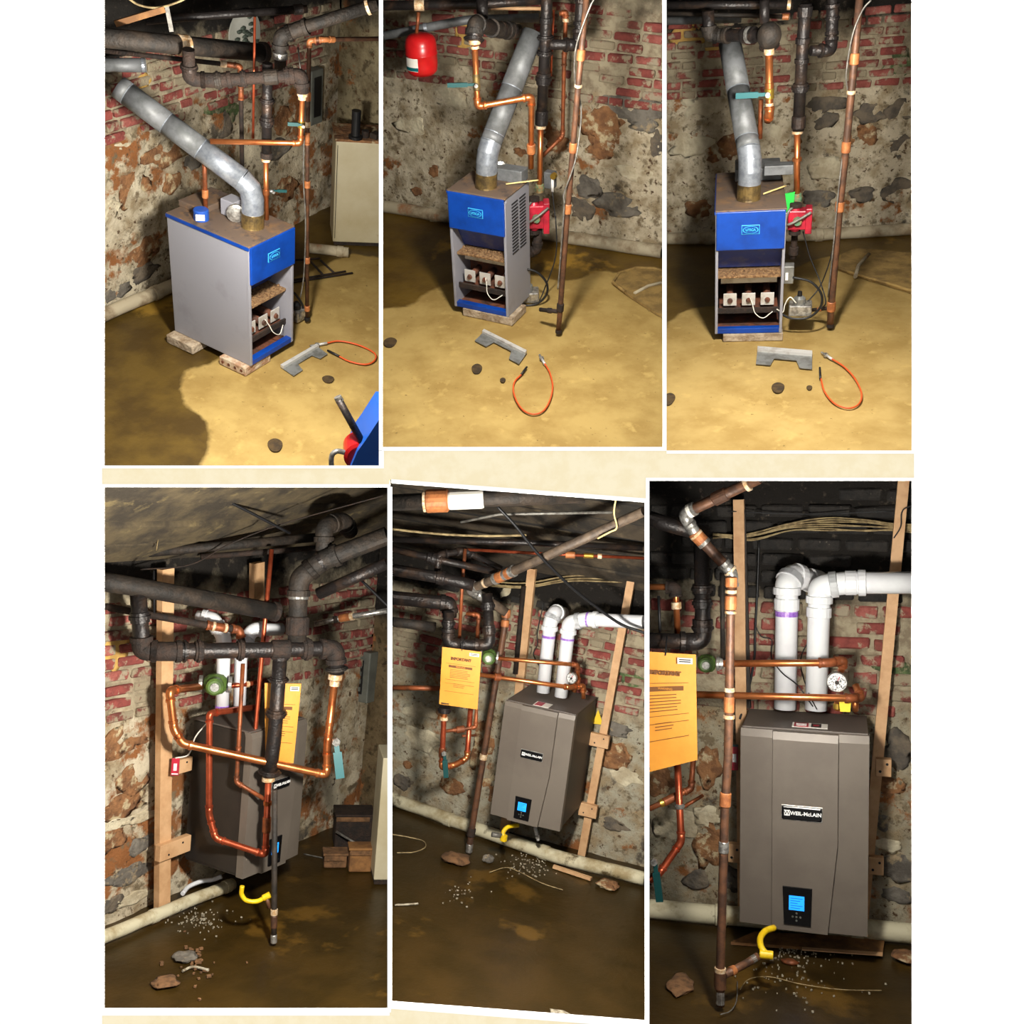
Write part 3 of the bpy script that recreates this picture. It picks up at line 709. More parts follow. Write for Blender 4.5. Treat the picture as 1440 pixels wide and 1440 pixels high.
# ---------------------------------------------------------------- the new wall-hung boiler
def wall_boiler(label, text=True, tsize=1.0):
    w, d, h, z0 = B.w, B.d, B.h, B.z0; T = thing('wall_boiler', label, 'boiler', (w / 2, d, z0), here=False); z1 = z0 + h
    part(T, 'casing', MB().rbox((.006, .05, z0 + .01), (w - .006, d, z1 - .006), .006), 'black_casing', 'matte black side casing')
    def prof(z, g):
        k = (z1 - z) / h
        r0 = .765 - .07 * max(0, (k - .55) / .45)
        return [(0, .055), (0, .006), (w * .255, 0), (w * .26, -g), (w * r0, -g), (w * (r0 + .006), 0), (w, .006), (w, .055)]
    mb = MB(); zs = [z0, z0 + h * .45, z1 - .03, z1]; L = []
    for i, z in enumerate(zs):
        L.append([Vector((x, y + (.012 if i == 3 else 0), z)) for x, y in prof(z, .022)])
    n = 8; v = sum(L, [])
    f = [(i * n + j, i * n + j + 1, (i + 1) * n + j + 1, (i + 1) * n + j) for i in range(3) for j in range(n - 1)] + [tuple(reversed(range(n))), tuple(3 * n + j for j in range(n))]
    fc = part(T, 'front_cover', mb.add(v, f), 'taupe', 'taupe three-panel front cover')
    part(T, 'top_plate', MB().rbox((.004, .03, z1 - .004), (w - .004, d, z1 + .006), .003), 'taupe_shaded')
    part(T, 'bottom_plate', MB().box((.01, .06, z0 + .002), (w - .01, d - .01, z0 + .012)), 'black_casing')
    # badge
    c = Vector((w * .49, -.022, z1 - h * .40)); bw, bh = w * .155, h * .034
    bd = part(fc, 'badge', MB().rbox((c.x - bw, c.y - .007, c.z - bh), (c.x + bw, c.y, c.z + bh), .006), 'gloss_black', 'black brand badge')
    part(fc, 'badge_rim', MB().rbox((c.x - bw * 1.03, c.y - .003, c.z - bh * 1.12), (c.x + bw * 1.03, c.y + .001, c.z + bh * 1.12), .001), 'silver')
    part(fc, 'lettering', text_mb('WEIL-McLAIN', bh * .74, c + Vector((bw * .2, -.0076, 0)), (1, 0, 0), (0, 0, 1), bold=.0007), 'letter_white')
    e = c + Vector((-bw * .74, -.0072, 0)); q = bh * .42
    part(fc, 'emblem', MB().box((e.x - q, e.y - .0006, e.z - q), (e.x + q, e.y, e.z + q)), 'letter_white')
    part(fc, 'emblem_mark', text_mb('W', q * 2, e + Vector((0, -.0012, 0)), (1, 0, 0), (0, 0, 1)), 'gloss_black')
    # control panel
    x0, x1 = w * .345, w * .575; za, zb = z1 - h * .965, z1 - h * .775; y = -.022
    cp = part(T, 'control_panel', MB().prism([Vector((x0 + .006, y, za)), Vector((x1 - .004, y, za)), Vector((x1, y, zb)), Vector((x0, y, zb))], (0, -.008, 0)), 'gloss_black', 'black control panel')
    sx0, sx1 = x0 + (x1 - x0) * .22, x0 + (x1 - x0) * .74; sz0, sz1 = za + (zb - za) * .4, za + (zb - za) * .78
    sc = part(cp, 'lcd_screen', MB().box((sx0, y - .010, sz0), (sx1, y - .0075, sz1)), 'lcd_blue', 'lit blue display')
    for i in range(5):
        zz = sz1 - (sz1 - sz0) * (.15 + .17 * i); part(cp, 'screen_line', MB().box((sx0 + .006, y - .0106, zz - .0022), (sx1 - .006 - .01 * (i % 3), y - .0099, zz)), 'lcd_mark')
    cx = (sx0 + sx1) / 2; cz = za + (zb - za) * .22; s = (x1 - x0) * .13
    for dx, dz in ((0, 0), (s, 0), (-s, 0), (0, s), (0, -s)):
        part(cp, 'button', MB().lathe((cx + dx, y - .0075, cz + dz), (0, -1, 0), [(0, s * .3), (.002, s * .28)], 8), 'panel_grey')
    return T
def studs(label, zn, p0, p1, wpx, dep, extra='', m='stud_wood'):
    a = B.P(zn[0], *p0, dep); b = B.P(zn[1], *p1, dep); w = B.m(a, wpx)
    return single('wall_stud', label, 'stud', beam(MB(), b, a, w, .04, (1, 0, 0)), m)
def block(label, zn, c, w, h, dep):
    p = B.P(zn, *c, dep); sc = ZOOM[zn][2]; a = B.m(p, w * sc) / max(.5, abs(B.fw.y)); b = B.m(p, h * sc)
    T = thing('wood_block', label, 'block', p - Vector((0, 0, b / 2)))
    part(T, 'plank_offcut', MB().rbox((p.x - a / 2, p.y - .02, p.z - b / 2), (p.x + a / 2, p.y + .02, p.z + b / 2), .003), 'stud_wood')
    for dx in (-.22, .22): part(T, 'screw_head', MB().lathe((p.x + a * dx, p.y - .02, p.z + b * dx), (0, -1, 0), [(0, .006), (.003, .005)], 8), 'rubber_black')
def valve_gauge(label, zn, c, rz, dep):
    p = B.P(zn, *c, dep); r = B.m(p, rz * ZOOM[zn][2]); T = thing('pressure_gauge', label, 'gauge', p)
    ax = Vector((0, -1, 0))
    part(T, 'gauge_case', MB().lathe(p, ax, [(0, r * .9), (.006, r), (.03, r), (.034, r * .92)], 24), 'silver')
    fc = part(T, 'dial', MB().lathe(p + ax * .034, ax, [(0, r * .86), (.002, r * .86)], 24), 'gauge_face')
    part(fc, 'needle', beam(MB(), p + ax * .038 + Vector((-r * .1, 0, -r * .2)), p + ax * .038 + Vector((r * .25, 0, r * .6)), r * .09, .002, (1, 0, 0)), 'pump_red')
    part(fc, 'dial_hub', MB().lathe(p + ax * .037, ax, [(0, r * .22), (.004, r * .2)], 12), 'print_black')
    part(T, 'stem', MB().tube([p - ax * 0, p - ax * .05], r * .25, 10), 'brass')
def envelope(label, zn, quad, dep, text=True, tilt=.012):
    """yellow manual pouch hung from a string; quad: top-left, top-right, bottom-right, bottom-left"""
    q = [B.P(z_, x, y, dep) for z_, x, y in quad]; a, b, c, d = q
    ux = (b - a).normalized(); n = (b - a).cross(d - a).normalized()
    if n.dot(B.fw) > 0: n = -n
    T = thing('manual_envelope', label, 'envelope', low(q))
    v = [];
    nu, nv = 8, 10
    for k in (0, 1):
        for j in range(nv + 1):
            for i in range(nu + 1):
                u, w_ = i / nu, j / nv; p = a.lerp(b, u).lerp(d.lerp(c, u), w_)
                bul = math.sin(math.pi * u) * math.sin(math.pi * min(1, w_ * 1.02)) * .012
                v.append(p + n * (bul + .004 if k == 0 else -.004))
    N1 = (nu + 1) * (nv + 1); f = []
    for k in (0, 1):
        for j in range(nv):
            for i in range(nu):
                g = (k * N1 + j * (nu + 1) + i, k * N1 + j * (nu + 1) + i + 1, k * N1 + (j + 1) * (nu + 1) + i + 1, k * N1 + (j + 1) * (nu + 1) + i); f.append(g if k else g[::-1])
    edge = [i for i in range(nu + 1)] + [(j + 1) * (nu + 1) - 1 for j in range(1, nv + 1)] + [nv * (nu + 1) + i for i in reversed(range(nu))] + [j * (nu + 1) for j in reversed(range(1, nv))]
    f += [(edge[i], edge[(i + 1) % len(edge)], N1 + edge[(i + 1) % len(edge)], N1 + edge[i]) for i in range(len(edge))]
    part(T, 'pouch', MB().add(v, f, False), 'manila')
    L = lambda u, w_, l=.019: a.lerp(b, u).lerp(d.lerp(c, u), w_) + n * l
    bars = lambda u0, u1, w0, w1: MB().prism([L(u0, w0), L(u1, w0), L(u1, w1), L(u0, w1)], n * .0012)
    W_ = (b - a).length; H_ = (d - a).length; uz = -(d - a).normalized()
    if text:
        uzz = (uz - ux * uz.dot(ux)).normalized()
        part(T, 'lettering', text_mb('IMPORTANT', W_ * .092, L(.5, .17), ux, uzz, bold=.0016), 'print_brown')
        part(T, 'lettering', text_mb('WARNING', W_ * .05, L(.5, .305, .0205), ux, uzz), 'manila')
    part(T, 'print_band', bars(.2, .8, .285, .325), 'print_brown')
    rnd = random.Random(2)
    for i in range(9):
        w0 = .355 + i * .027 + (.08 if i > 5 else 0); s = .24 if i < 6 else .34
        part(T, 'print_line', bars(s, 1 - s - rnd.random() * .08, w0, w0 + .007), 'print_brown')
    for w0 in (.255, .535, .6, .74):
        part(T, 'print_rule', bars(.12, .88, w0, w0 + .004), 'print_brown')
    part(T, 'print_mark', bars(.06, .26, .955, .975), 'print_black')
    part(T, 'address_sticker', bars(.7, .95, .03, .085), 'paper_white')
    for i in range(2): part(T, 'sticker_line', MB().prism([L(.73, .042 + i * .018, .0206), L(.92, .042 + i * .018, .0206), L(.92, .052 + i * .018, .0206), L(.73, .052 + i * .018, .0206)], n * .0008), 'print_black')
    m_ = a.lerp(b, .5); part(T, 'hanging_tie', MB().tube(spline([m_ + n * .01 + (d - a) * .02, m_ - n * .01 - (d - a) * .05, m_ - n * .05 - (d - a) * .12]), .003, 6), 'rubber_black')
    return T
def circulator(name, label, c, ax, r, L, m, flange='silver'):
    """small circulator pump: volute, motor can, flanges along ax, motor towards the room"""
    ax = Vector(ax).normalized(); T = thing(name, label, 'pump', c - Vector((0, 0, r)))
    mo = -B.fw
    part(T, 'volute', MB().lathe(c - ax * L * .35, ax, [(0, r * .55), (L * .12, r * .9), (L * .35, r), (L * .58, r * .9), (L * .7, r * .55)], 20), m)
    for s in (-1, 1): part(T, 'flange', collar(MB(), c + ax * s * L * .45, ax, L * .12, r * .78), flange)
    part(T, 'motor_can', MB().lathe(c + mo * r * .4, mo, [(0, r * .85), (r * .9, r * .8), (r * 1.05, r * .6)], 18), m)
    part(T, 'motor_cap', MB().lathe(c + mo * r * 1.4, mo, [(0, r * .45), (r * .12, r * .4)], 14), 'silver')
    return T
def debris(label, zn, box, n, smin=.003, smax=.009, m='debris_pale'):
    rnd = random.Random(5 + B.k); mb = MB()
    for i in range(n):
        x = rnd.gauss((box[0] + box[2]) / 2, (box[2] - box[0]) / 4.5); y = rnd.gauss((box[1] + box[3]) / 2, (box[3] - box[1]) / 4.5)
        p = B.P(zn, x, y, 'f.004'); s = rnd.uniform(smin, smax)
        if p.y > B.W - .05: continue
        mb.box((-s, -s * .8, -.004), (s, s * .7, s * .6), oriented(p, (math.cos(i), math.sin(i), 0), (-math.sin(i), math.cos(i), 0)))
    single('plaster_crumbs', label, 'debris', mb, m, kind='stuff')
def hf(zn, x, y, z=.02): return B.P(zn, x, y, 'f%g' % z).dot(B.fw)
def wz(zn, x, y): return B.P(zn, x, y, 'w0').z
def dryp(zn, l): return [tuple(B.P(zn, x, y, 'f0')[:2]) for x, y in l]
PIPE = 'pipe'; XR = 9
def can(name, label, cat, c, ax, r, L, m, prof=None):
    return single(name, label, cat, MB().lathe(c, ax, prof or [(0, r * .96), (L * .04, r), (L * .96, r), (L, r * .94)], 20), m, here=False)

# ================================================================ bay 1: boiler from its left side, cream cabinet
B = BAYS[1]
XR = B.P('p', 470, 296, 'w0').x
fl, wl = shell(floor_mat('floor_dry_a', (168, 142, 84), (146, 119, 65), (70, 53, 22), (92, 72, 29)),
               wall_mat('parged_wall_a', wz('a1', 120, 640), wz('a1', 300, 285), rust_amt=.53),  # upper wall blackened in colour, standing in for the dark ceiling
               dry=dryp('a2', [(600, 720), (560, 745), (430, 780), (405, 850), (415, 930), (450, 980), (510, 1010), (550, 1080), (555, 1150), (490, 1300), (470, 1600), (1900, 1600), (1700, 250), (1250, 200), (960, 330), (800, 600)]), xr=(-2.5, XR + .03))
bricks(wl, wz('a1', 120, 690), wz('a1', 120, 280) , 9, cover=.1)
stones(wl, [('a1', 170, 960, 160, 170, 'r'), ('a1', 380, 930, 90, 100, 'r'), ('a1', 330, 790, 200, 110, 'r'), ('a1', 490, 820, 90, 80, 'g'), ('a2', 220, 305, 120, 80, 'd'), ('a2', 240, 190, 120, 120, 'r'),
            ('a2', 70, 410, 170, 80, 'g'), ('a1', 120, 760, 100, 70, 'p'), ('a1', 60, 1060, 90, 120, 'p'), ('a1', 620, 640, 110, 120, 'd'), ('a1', 950, 620, 90, 130, 'r'), ('a1', 910, 760, 120, 90, 'g'), ('a1', 960, 960, 90, 110, 'r'), ('a1', 230, 420, 60, 90, 'y'), ('a1', 610, 545, 130, 70, 'v'), ('a1', 680, 560, 70, 90, 'v')])
mb = clip(grid(Vector((XR, -3.5, -.02)), Vector((0, B.W + 3.5, 0)), Vector((0, 0, 2.7)), 80, 50, lambda p: p + Vector((.015 * noise.noise(p * 3.3), 0, 0))))
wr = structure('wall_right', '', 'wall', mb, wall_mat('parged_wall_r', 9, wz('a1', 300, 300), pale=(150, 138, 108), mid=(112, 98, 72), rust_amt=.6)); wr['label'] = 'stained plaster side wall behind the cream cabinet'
hole(fl, 'a2', 878, 1163, 72, 66); hole(fl, 'a2', 1143, 833, 58, 36)
old_boiler('blue-fronted boiler showing its grey left side, standing on blocks', louvres=False)
T = thing('support_block', 'pale hollow block under the back of the boiler', 'block', B.P('a2', 430, 640, 'f0'))
c = Vector((-.02, B.d * .9, .03)); part(T, 'block_body', MB().rbox((c.x - .05, c.y - .15, 0), (c.x + .2, c.y + .07, .0595), .006), 'block_concrete')
T = thing('support_block', 'rough pitted brick block under the front corner of the boiler', 'block', (0, .1, 0))
part(T, 'block_body', MB().rbox((-.04, -.005, 0), (.2, .21, .0595), .006), 'block_brick')
for i in range(4): part(T, 'core_hole', MB().lathe((-.041, .03 + i * .05, .03), (-1, 0, 0), [(0, .011), (.002, .01)], 8), 'rust_interior')
floor_pipe('drain_pipe', 'tan plastered drain pipe lying along the wall', [B.P('p', 100, 462, 'f.05'), B.P('p', 247, 400, 'f.05'), B.P('p', 330, 362, 'f.05')], 20, 'sewer_pipe')
top = B.z0 + B.h + .012
c0 = B.P('a1', 775, 1145, 'f%g' % top)
h0 = c0.dot(B.fw)
flue('galvanised flue slanting up from the boiler', None, [c0, B.P('a1', 775, 950, h0), B.P('a1', 95, 440, h0 + .25)], 31, [.34, .62, .93])
# stub, label can and damper on the boiler top
run('copper_stub', 'copper stub pipe rising behind the boiler', PIPE, B.pts('a1', (537, 1080, .42), (528, 700, .42)), 7, 'dull_copper', fits=[(0, .27, 12, 1.35, 'orange_fitting', 'coupling')])
p = B.P('a1', 515, 1110, 'f%g' % top); T = thing('relief_can', 'short blue can with white label on the boiler top', 'can', p)
part(T, 'can_body', MB().lathe(p, (0, 0, 1), [(0, .045), (.06, .045), (.065, .04)], 20), 'blue_label')
part(T, 'paper_label', MB().prism([p + B.fw * -.046 + B.rt * -.03 + Vector((0, 0, .012)), p + B.fw * -.046 + B.rt * .022 + Vector((0, 0, .012)), p + B.fw * -.046 + B.rt * .022 + Vector((0, 0, .05)), p + B.fw * -.046 + B.rt * -.03 + Vector((0, 0, .05))], -B.fw * .002), 'paper_white')
p = B.P('a1', 690, 1075, h0 + .06); T = thing('damper_motor', 'round silver damper motor beside the flue collar', 'motor', p - Vector((0, 0, .06)))
part(T, 'motor_face', MB().lathe(p, -B.fw, [(0, .055), (.02, .055), (.026, .04), (.03, .02)], 20), 'silver')
part(T, 'mounting_box', MB().rbox((p.x, p.y + .02, p.z - .05), (p.x + .1, p.y + .12, p.z + .05), .005), 'grey_enamel')
# overhead iron
def strap(T, p, wpx, m='solder'): part(T, 'plastered_joint', collar(MB(), p[0], p[1] - p[0], B.m(p[0], wpx * 1.3), B.m(p[0], wpx) / 2), m)
T = run('heating_main', 'thick dusty iron main running along the left', PIPE, B.pts('a1', (-40, 185, .1), (835, 268, .75)), 24, 'dusty_iron', fits=[(0, .49, 17, 1.14, 'solder', 'plastered_joint'), (0, .99, 8, 1.2, 'rusty_iron', 'end_ring')])
part(T, 'hanger_strap', beam(MB(), B.P('a1', 365, 160, .3), B.P('a1', 340, 30, .3), .022, .008, tuple(B.rt)), 'conduit_grey')
run('return_pipe', 'thinner brown pipe ending in a copper elbow under the main', PIPE, B.pts('a1', (-40, 250, .5), (660, 328, .62), (712, 335, .62), (716, 470, .62), (722, 850, .62)), 6.5, 'rusty_iron', elbow='dull_copper', fits=[(0, .95, 9, 1.4, 'solder', 'solder_ring')])
run('iron_manifold', 'rusty iron manifold with couplings and a big elbow', PIPE, B.pts('a1', (450, 250, .28), (455, 400, .3), (590, 408, .3), (1020, 380, .3), (1028, 470, .3)), 17, 'rusty_iron', elbow='rusty_iron', bend=1.3, es=1.18,
    fits=[(0, .6, 9, 1.25, 'black_iron', 'flange'), (2, .02, 10, 1.3, 'dusty_iron', 'union'), (2, .32, 8, 1.25, 'rusty_iron', 'union'), (2, .64, 20, 1.25, 'dusty_iron', 'tee'), (2, .84, 10, 1.28, 'rusty_iron', 'union')])
T = run('copper_supply', 'copper pipe dropping from the iron elbow and turning left', PIPE, B.pts('a1', (1027, 470, .3), (1018, 725, .3), (560, 716, .3)), 7.5, 'copper', elbow='copper', fits=[(0, 0.02, 6, 1.9, 'solder', 'reducer'), (0, .1, 5, 1.5, 'solder', 'reducer'), (0, .62, 10, 1.3, 'brass', 'valve_body')])
handle(T, B.P('a1', 1030, 632, .27), -B.rt, Vector((0, 0, 1)), .085, 'dark_teal', 5)
run('iron_riser', 'black iron riser with unions above the copper drop', PIPE, B.pts('a1', (850, 320, .36), (845, 800, .36)), 14, 'black_iron', fits=[(0, .38, 7, 1.3, 'black_iron', 'flange'), (0, .6, 14, 1.25, 'black_iron', 'union'), (0, .97, 8, 1.2, 'rusty_iron', 'reducer')])
run('copper_drop', 'straight copper drop below the black riser', PIPE, B.pts('a1', (842, 800, .36), (845, 1110, .36)), 7, 'copper', fits=[(0, .03, 4, 1.7, 'solder', 'solder_ring'), (0, .55, 8, 1.25, 'copper', 'coupling')])
run('cross_main', 'dusty main sloping up to the right with white end ring', PIPE, B.pts('a1', (915, 345, .5), (915, 185, .5), (1000, 150, .5), (1440, 10, .4)), 17, 'dusty_iron', elbow='dusty_iron', bend=1.2, fits=[(0, .4, 9, 1.2, 'silver', 'coupling'), (2, .88, 5, 1.25, 'solder', 'end_ring')])
run('upper_pipe', 'dark pipe crossing just under the ceiling', PIPE, B.pts('a1', (230, 105, .7), (600, 75, .8), (1050, 45, .9)), 11, 'black_iron', fits=[(1, .9, 14, 1.3, 'black_iron', 'elbow_fitting')])
run('thin_riser', 'thin red copper riser in front of the floral plate', PIPE, B.pts('a1', (786, 85, .5), (777, 700, .5)), 3.6, 'red_copper')
run('breech_duct', 'short grey duct end above the flue', 'duct', B.pts('a1', (-20, 328, .62), (235, 330, .66)), 19, 'dull_duct', fits=[(0, .93, 4, 1.04, 'galvanized', 'end_ring')])
wire('loose_cable', 'pale loose cable drooping under the ceiling', 'cable', B.pts('a1', (130, -20, .3), (200, 25, .3), (300, 38, .3), (420, 0, .3), (470, -40, .3)), 3.2, 'cream_wire')
single('cross_brace', lab('thin brown wooden brace under the ceiling'), 'brace', beam(MB(), B.P('a1', 80, 120, .3), B.P('a1', 330, 45, .3), .03, .02, (0, 0, 1)), 'old_wood', here=False)
# floral flue cover plate on the wall
p = B.P('a1', 745, 175, 'w.03'); r = B.m(p, 33); T = thing('flue_cover', 'round white flue cover with leaf pattern on the wall', 'plate', p)
part(T, 'plate_disc', MB().lathe(p + Vector((0, .02, 0)), (0, -1, 0), [(0, r), (.008, r * .98), (.014, r * .7), (.018, r * .2)], 28), 'floral_plate')
rnd = random.Random(4)
for i in range(16):
    a = i * 2.4; q = p + Vector((math.cos(a) * r * .12 * (i % 6 + 1), .0, math.sin(a) * r * .12 * (i % 6 + 1)))
    part(T, 'leaf', MB().blob(q, (.03, .003 + .008, .014), i, .3, 1), 'leaf_print')
# right-hand gas pipe with conduit
hg = hf('a2', 1038, 540)
T = run('gas_pipe', 'tall upright pipe with copper couplings beside the cabinet', PIPE, [B.P('a1', 1440, 196, hg + .3), B.P('a1', 1145, 200, hg), B.P('a1', 1062, 205, hg), B.P('a1', 1052, 700, hg), B.P('a2', 1038, 540, hg)], 6.4, 'brown_pipe', elbow='orange_fitting', bend=1.4,
    fits=[(0, .9, 10, 1.4, 'orange_fitting', 'coupling'), (2, .56, 12, 1.3, 'orange_fitting', 'coupling'), (2, .85, 8, 1.35, 'solder', 'coupling'), (3, .23, 10, 1.5, 'orange_fitting', 'coupling'), (3, .64, 9, 1.45, 'orange_fitting', 'coupling'), (3, .92, 8, 1.4, 'orange_fitting', 'tee'), (3, .985, 5, 1.5, 'rubber_black', 'end_cap')])
wire('conduit', 'thin grey conduit strapped to the gas pipe', 'conduit', [B.P('a1', 1005, 240, hg), B.P('a1', 1035, 560, hg - .02), B.P('a1', 1032, 900, hg - .02), B.P('a2', 1030, 40, hg - .02), B.P('a2', 1022, 300, hg - .02), B.P('a2', 1005, 420, hg - .02)], 2.2, 'conduit_grey')
p = B.P('a1', 1092, 490, 'w.03'); T = thing('fuse_box', 'narrow grey fuse box on the wall', 'box', p - Vector((0, 0, .2)))
part(T, 'box_body', MB().rbox((p.x - .07, p.y - .02, p.z - .2), (p.x + .07, p.y + .06, p.z + .2), .008), 'panel_grey'); part(T, 'breaker_strip', MB().box((p.x - .04, p.y - .026, p.z - .14), (p.x + .04, p.y - .018, p.z + .15)), 'rubber_black')
run('stop_valve', 'small valve with dark teal lever near the wall', 'valve', B.pts('a1', (850, 970, .5), (890, 968, .5)), 5, 'silver'); handle(bpy.data.objects['stop_valve'], B.P('a1', 880, 965, .48), B.rt, Vector((0, 0, 1)), .08, 'dark_teal', 4)
# cream cabinet
a = B.P('a2', 1165, 160, 'f0'); bb = B.P('a1', 1200, 715, a.dot(B.fw)); zt = bb.z
rt, fw = B.rt, B.fw
Mx = oriented(a, rt, fw, Vector((0, 0, 1)))
T = thing('cabinet', 'tall cream enamel cabinet with rusty top edge beside the wall', 'cabinet', a, here=False)
wd = B.m(a, 95)
part(T, 'cabinet_body', MB().rbox((0, 0, .03), (wd, .3, zt), .006, Mx), 'cream_enamel'); part(T, 'plinth', MB().box((.01, .01, 0), (wd - .01, .29, .03), Mx), 'rusty_iron')
part(T, 'rusty_top', MB().rbox((-.008, -.008, zt), (wd + .01, .31, zt + .02), .004, Mx), 'stone_rust'); part(T, 'door_seam', MB().box((.012, -.003, .06), (.016, .002, zt - .03), Mx), 'rusty_iron')
p = B.P('a1', 1295, 700, 'f%g' % (zt + .02)); hh = B.m(p, 39); can('black_bottle', lab('black bottle standing on the cream cabinet'), 'bottle', p, (0, 0, 1), .034, hh, 'rubber_black', [(0, .05), (.02, .05), (.024, .034), (hh * .6, .032), (hh, .034)])
p = B.P('a1', 1345, 695, 'f%g' % (zt + .02)); can('small_jar', lab('small brown jar on the cream cabinet'), 'jar', p, (0, 0, 1), .028, .05, 'rusty_iron')
p = B.P('a1', 1395, 700, 'f%g' % (zt + .02)); single('metal_scrap', lab('small metal scrap on the cream cabinet'), 'scrap', MB().rbox((p.x - .03, p.y - .03, p.z), (p.x + .04, p.y + .03, p.z + .04), .005), 'dusty_iron', here=False)
# floor things
floor_pipe('floor_duct', 'short tan duct lying in front of the cabinet', [B.P('a2', 1030, 172, 'f.05'), B.P('a2', 1245, 195, 'f.05')], 14, 'sewer_pipe')
T = thing('steel_frame', 'rusty flat steel frame lying on the floor', 'frame', B.P('a2', 1100, 300, 'f0'))
for q in (((965, 345), (1265, 298)), ((960, 335), (1230, 290)), ((1050, 235), (1115, 305)), ((1105, 235), (1175, 300)), ((965, 235), (1100, 225))):
    part(T, 'bar', MB().tube([B.P('a2', *q[0], 'f.01'), B.P('a2', *q[1], 'f.01')], .008, 8), 'rusty_iron')
bracket('notched sheet metal shield on the floor', 'a2', [(905, 770), (1085, 665), (1140, 705), (970, 815)], .45)
cable_loop('orange cable loop with black tip', 'a2', [(1130, 650), (1200, 638), (1300, 660), (1375, 700), (1375, 735), (1330, 755), (1250, 740), (1190, 710)], [(1200, 715), (1140, 685)])
T = thing('gas_valve', 'silver gas valve with black hose beside the boiler', 'valve', B.P('a2', 985, 510, 'f0'))
p = B.P('a2', 985, 480, hf('a2', 985, 520)); part(T, 'valve_body', MB().rbox((p.x - .05, p.y - .05, .01), (p.x + .05, p.y + .05, .09), .01), 'silver'); part(T, 'valve_cap', MB().lathe((p.x, p.y, .09), (0, 0, 1), [(0, .03), (.03, .028), (.05, .015)], 14), 'rubber_black')
part(T, 'hose', MB().tube(spline([p + rt * .03, B.P('a2', 1010, 500, p.dot(fw)), B.P('a2', 1015, 460, p.dot(fw)), B.P('a2', 975, 400, p.dot(fw)), B.P('a2', 935, 380, p.dot(fw))]), .008, 8), 'rubber_black')
# machine in the near corner
hm = hf('a2', 1380, 1260) - .12
T = thing('drain_machine', 'blue and red machine with black tube handle in the near corner', 'machine', B.P('a2', 1380, 1285, hm), here=False)
part(T, 'blue_cover', MB().prism([B.P('a2', x, y, hm) for x, y in ((1405, 1020), (1330, 1135), (1290, 1190), (1250, 1285), (1425, 1285), (1425, 1020))], fw * .25), 'machine_blue')
part(T, 'red_drum', MB().lathe(B.P('a2', 1305, 1205, hm + .06), -fw, [(-.1, B.m(c0, 21)), (.02, B.m(c0, 22.5)), (.03, B.m(c0, 18))], 28), 'red_paint')
part(T, 'tube_handle', MB().tube([B.P('a2', 1310, 1140, hm + .05), B.P('a2', 1195, 930, hm + .12)], B.m(c0, 10) / 2, 14), 'black_iron')
part(T, 'handle_end', MB().lathe(B.P('a2', 1202, 940, hm + .12), B.P('a2', 1195, 930, hm + .12) - B.P('a2', 1310, 1140, hm + .05), [(0, B.m(c0, 5.6)), (.03, B.m(c0, 5))], 14), 'conduit_grey')
part(T, 'chrome_elbow', MB().tube(spline([B.P('a2', 1160, 1280, hm), B.P('a2', 1160, 1215, hm), B.P('a2', 1185, 1190, hm), B.P('a2', 1225, 1195, hm)]), B.m(c0, 7) / 2, 12), 'silver')

# ================================================================ shared fittings of bays 2 and 3
def pump_group(zn, c, wz_, hz_, dep, label, tag_=False):
    p = B.P(zn, *c, dep); sc = ZOOM[zn][2]; a = B.m(p, wz_ * sc); h = B.m(p, hz_ * sc); rt, fw = B.rt, B.fw
    T = thing('circulator_pump', label, 'pump', p - Vector((0, 0, h / 2)))
    Mx = oriented(p, rt, fw, Vector((0, 0, 1)))
    part(T, 'motor_box', MB().rbox((-.05 * a / .1, -.04, -h * .32), (a * .5, .05, h * .32), .008, Mx), 'pump_red')
    part(T, 'side_plate', MB().rbox((a * .22, -.05, -h * .45), (a * .5, .045, h * .4), .006, Mx), 'pump_red')
    part(T, 'volute', MB().lathe(p - rt * a * .2 - Vector((0, 0, h * .4)), (0, 0, 1), [(0, a * .16), (h * .12, a * .27), (h * .4, a * .32), (h * .68, a * .27), (h * .8, a * .16)], 18), 'pump_red')
    part(T, 'wiring_cap', MB().lathe(p - fw * .05 - rt * a * .1, -fw, [(0, a * .2), (.02, a * .17)], 14), 'verdigris')
    for s in (-1, 1): part(T, 'flange', MB().lathe(p - rt * a * .2 + Vector((0, 0, s * h * .46 - .01)), (0, 0, 1), [(0, a * .26), (.02, a * .26)], 12), 'rusty_iron')
    part(T, 'wire_sleeve', MB().tube(spline([p - fw * .06 + rt * a * .45 + Vector((0, 0, h * .3)), p - fw * .08 + Vector((0, 0, h * .12)), p - fw * .08 - rt * a * .45 + Vector((0, 0, -h * .05)), p - fw * .06 - rt * a * .6 - Vector((0, 0, h * .02)), p - fw * .04 - rt * a * .5 + Vector((0, 0, h * .3)), p - fw * .02 - rt * a * .3 + Vector((0, 0, h * .42))]), .009, 8), 'conduit_grey')
    return T
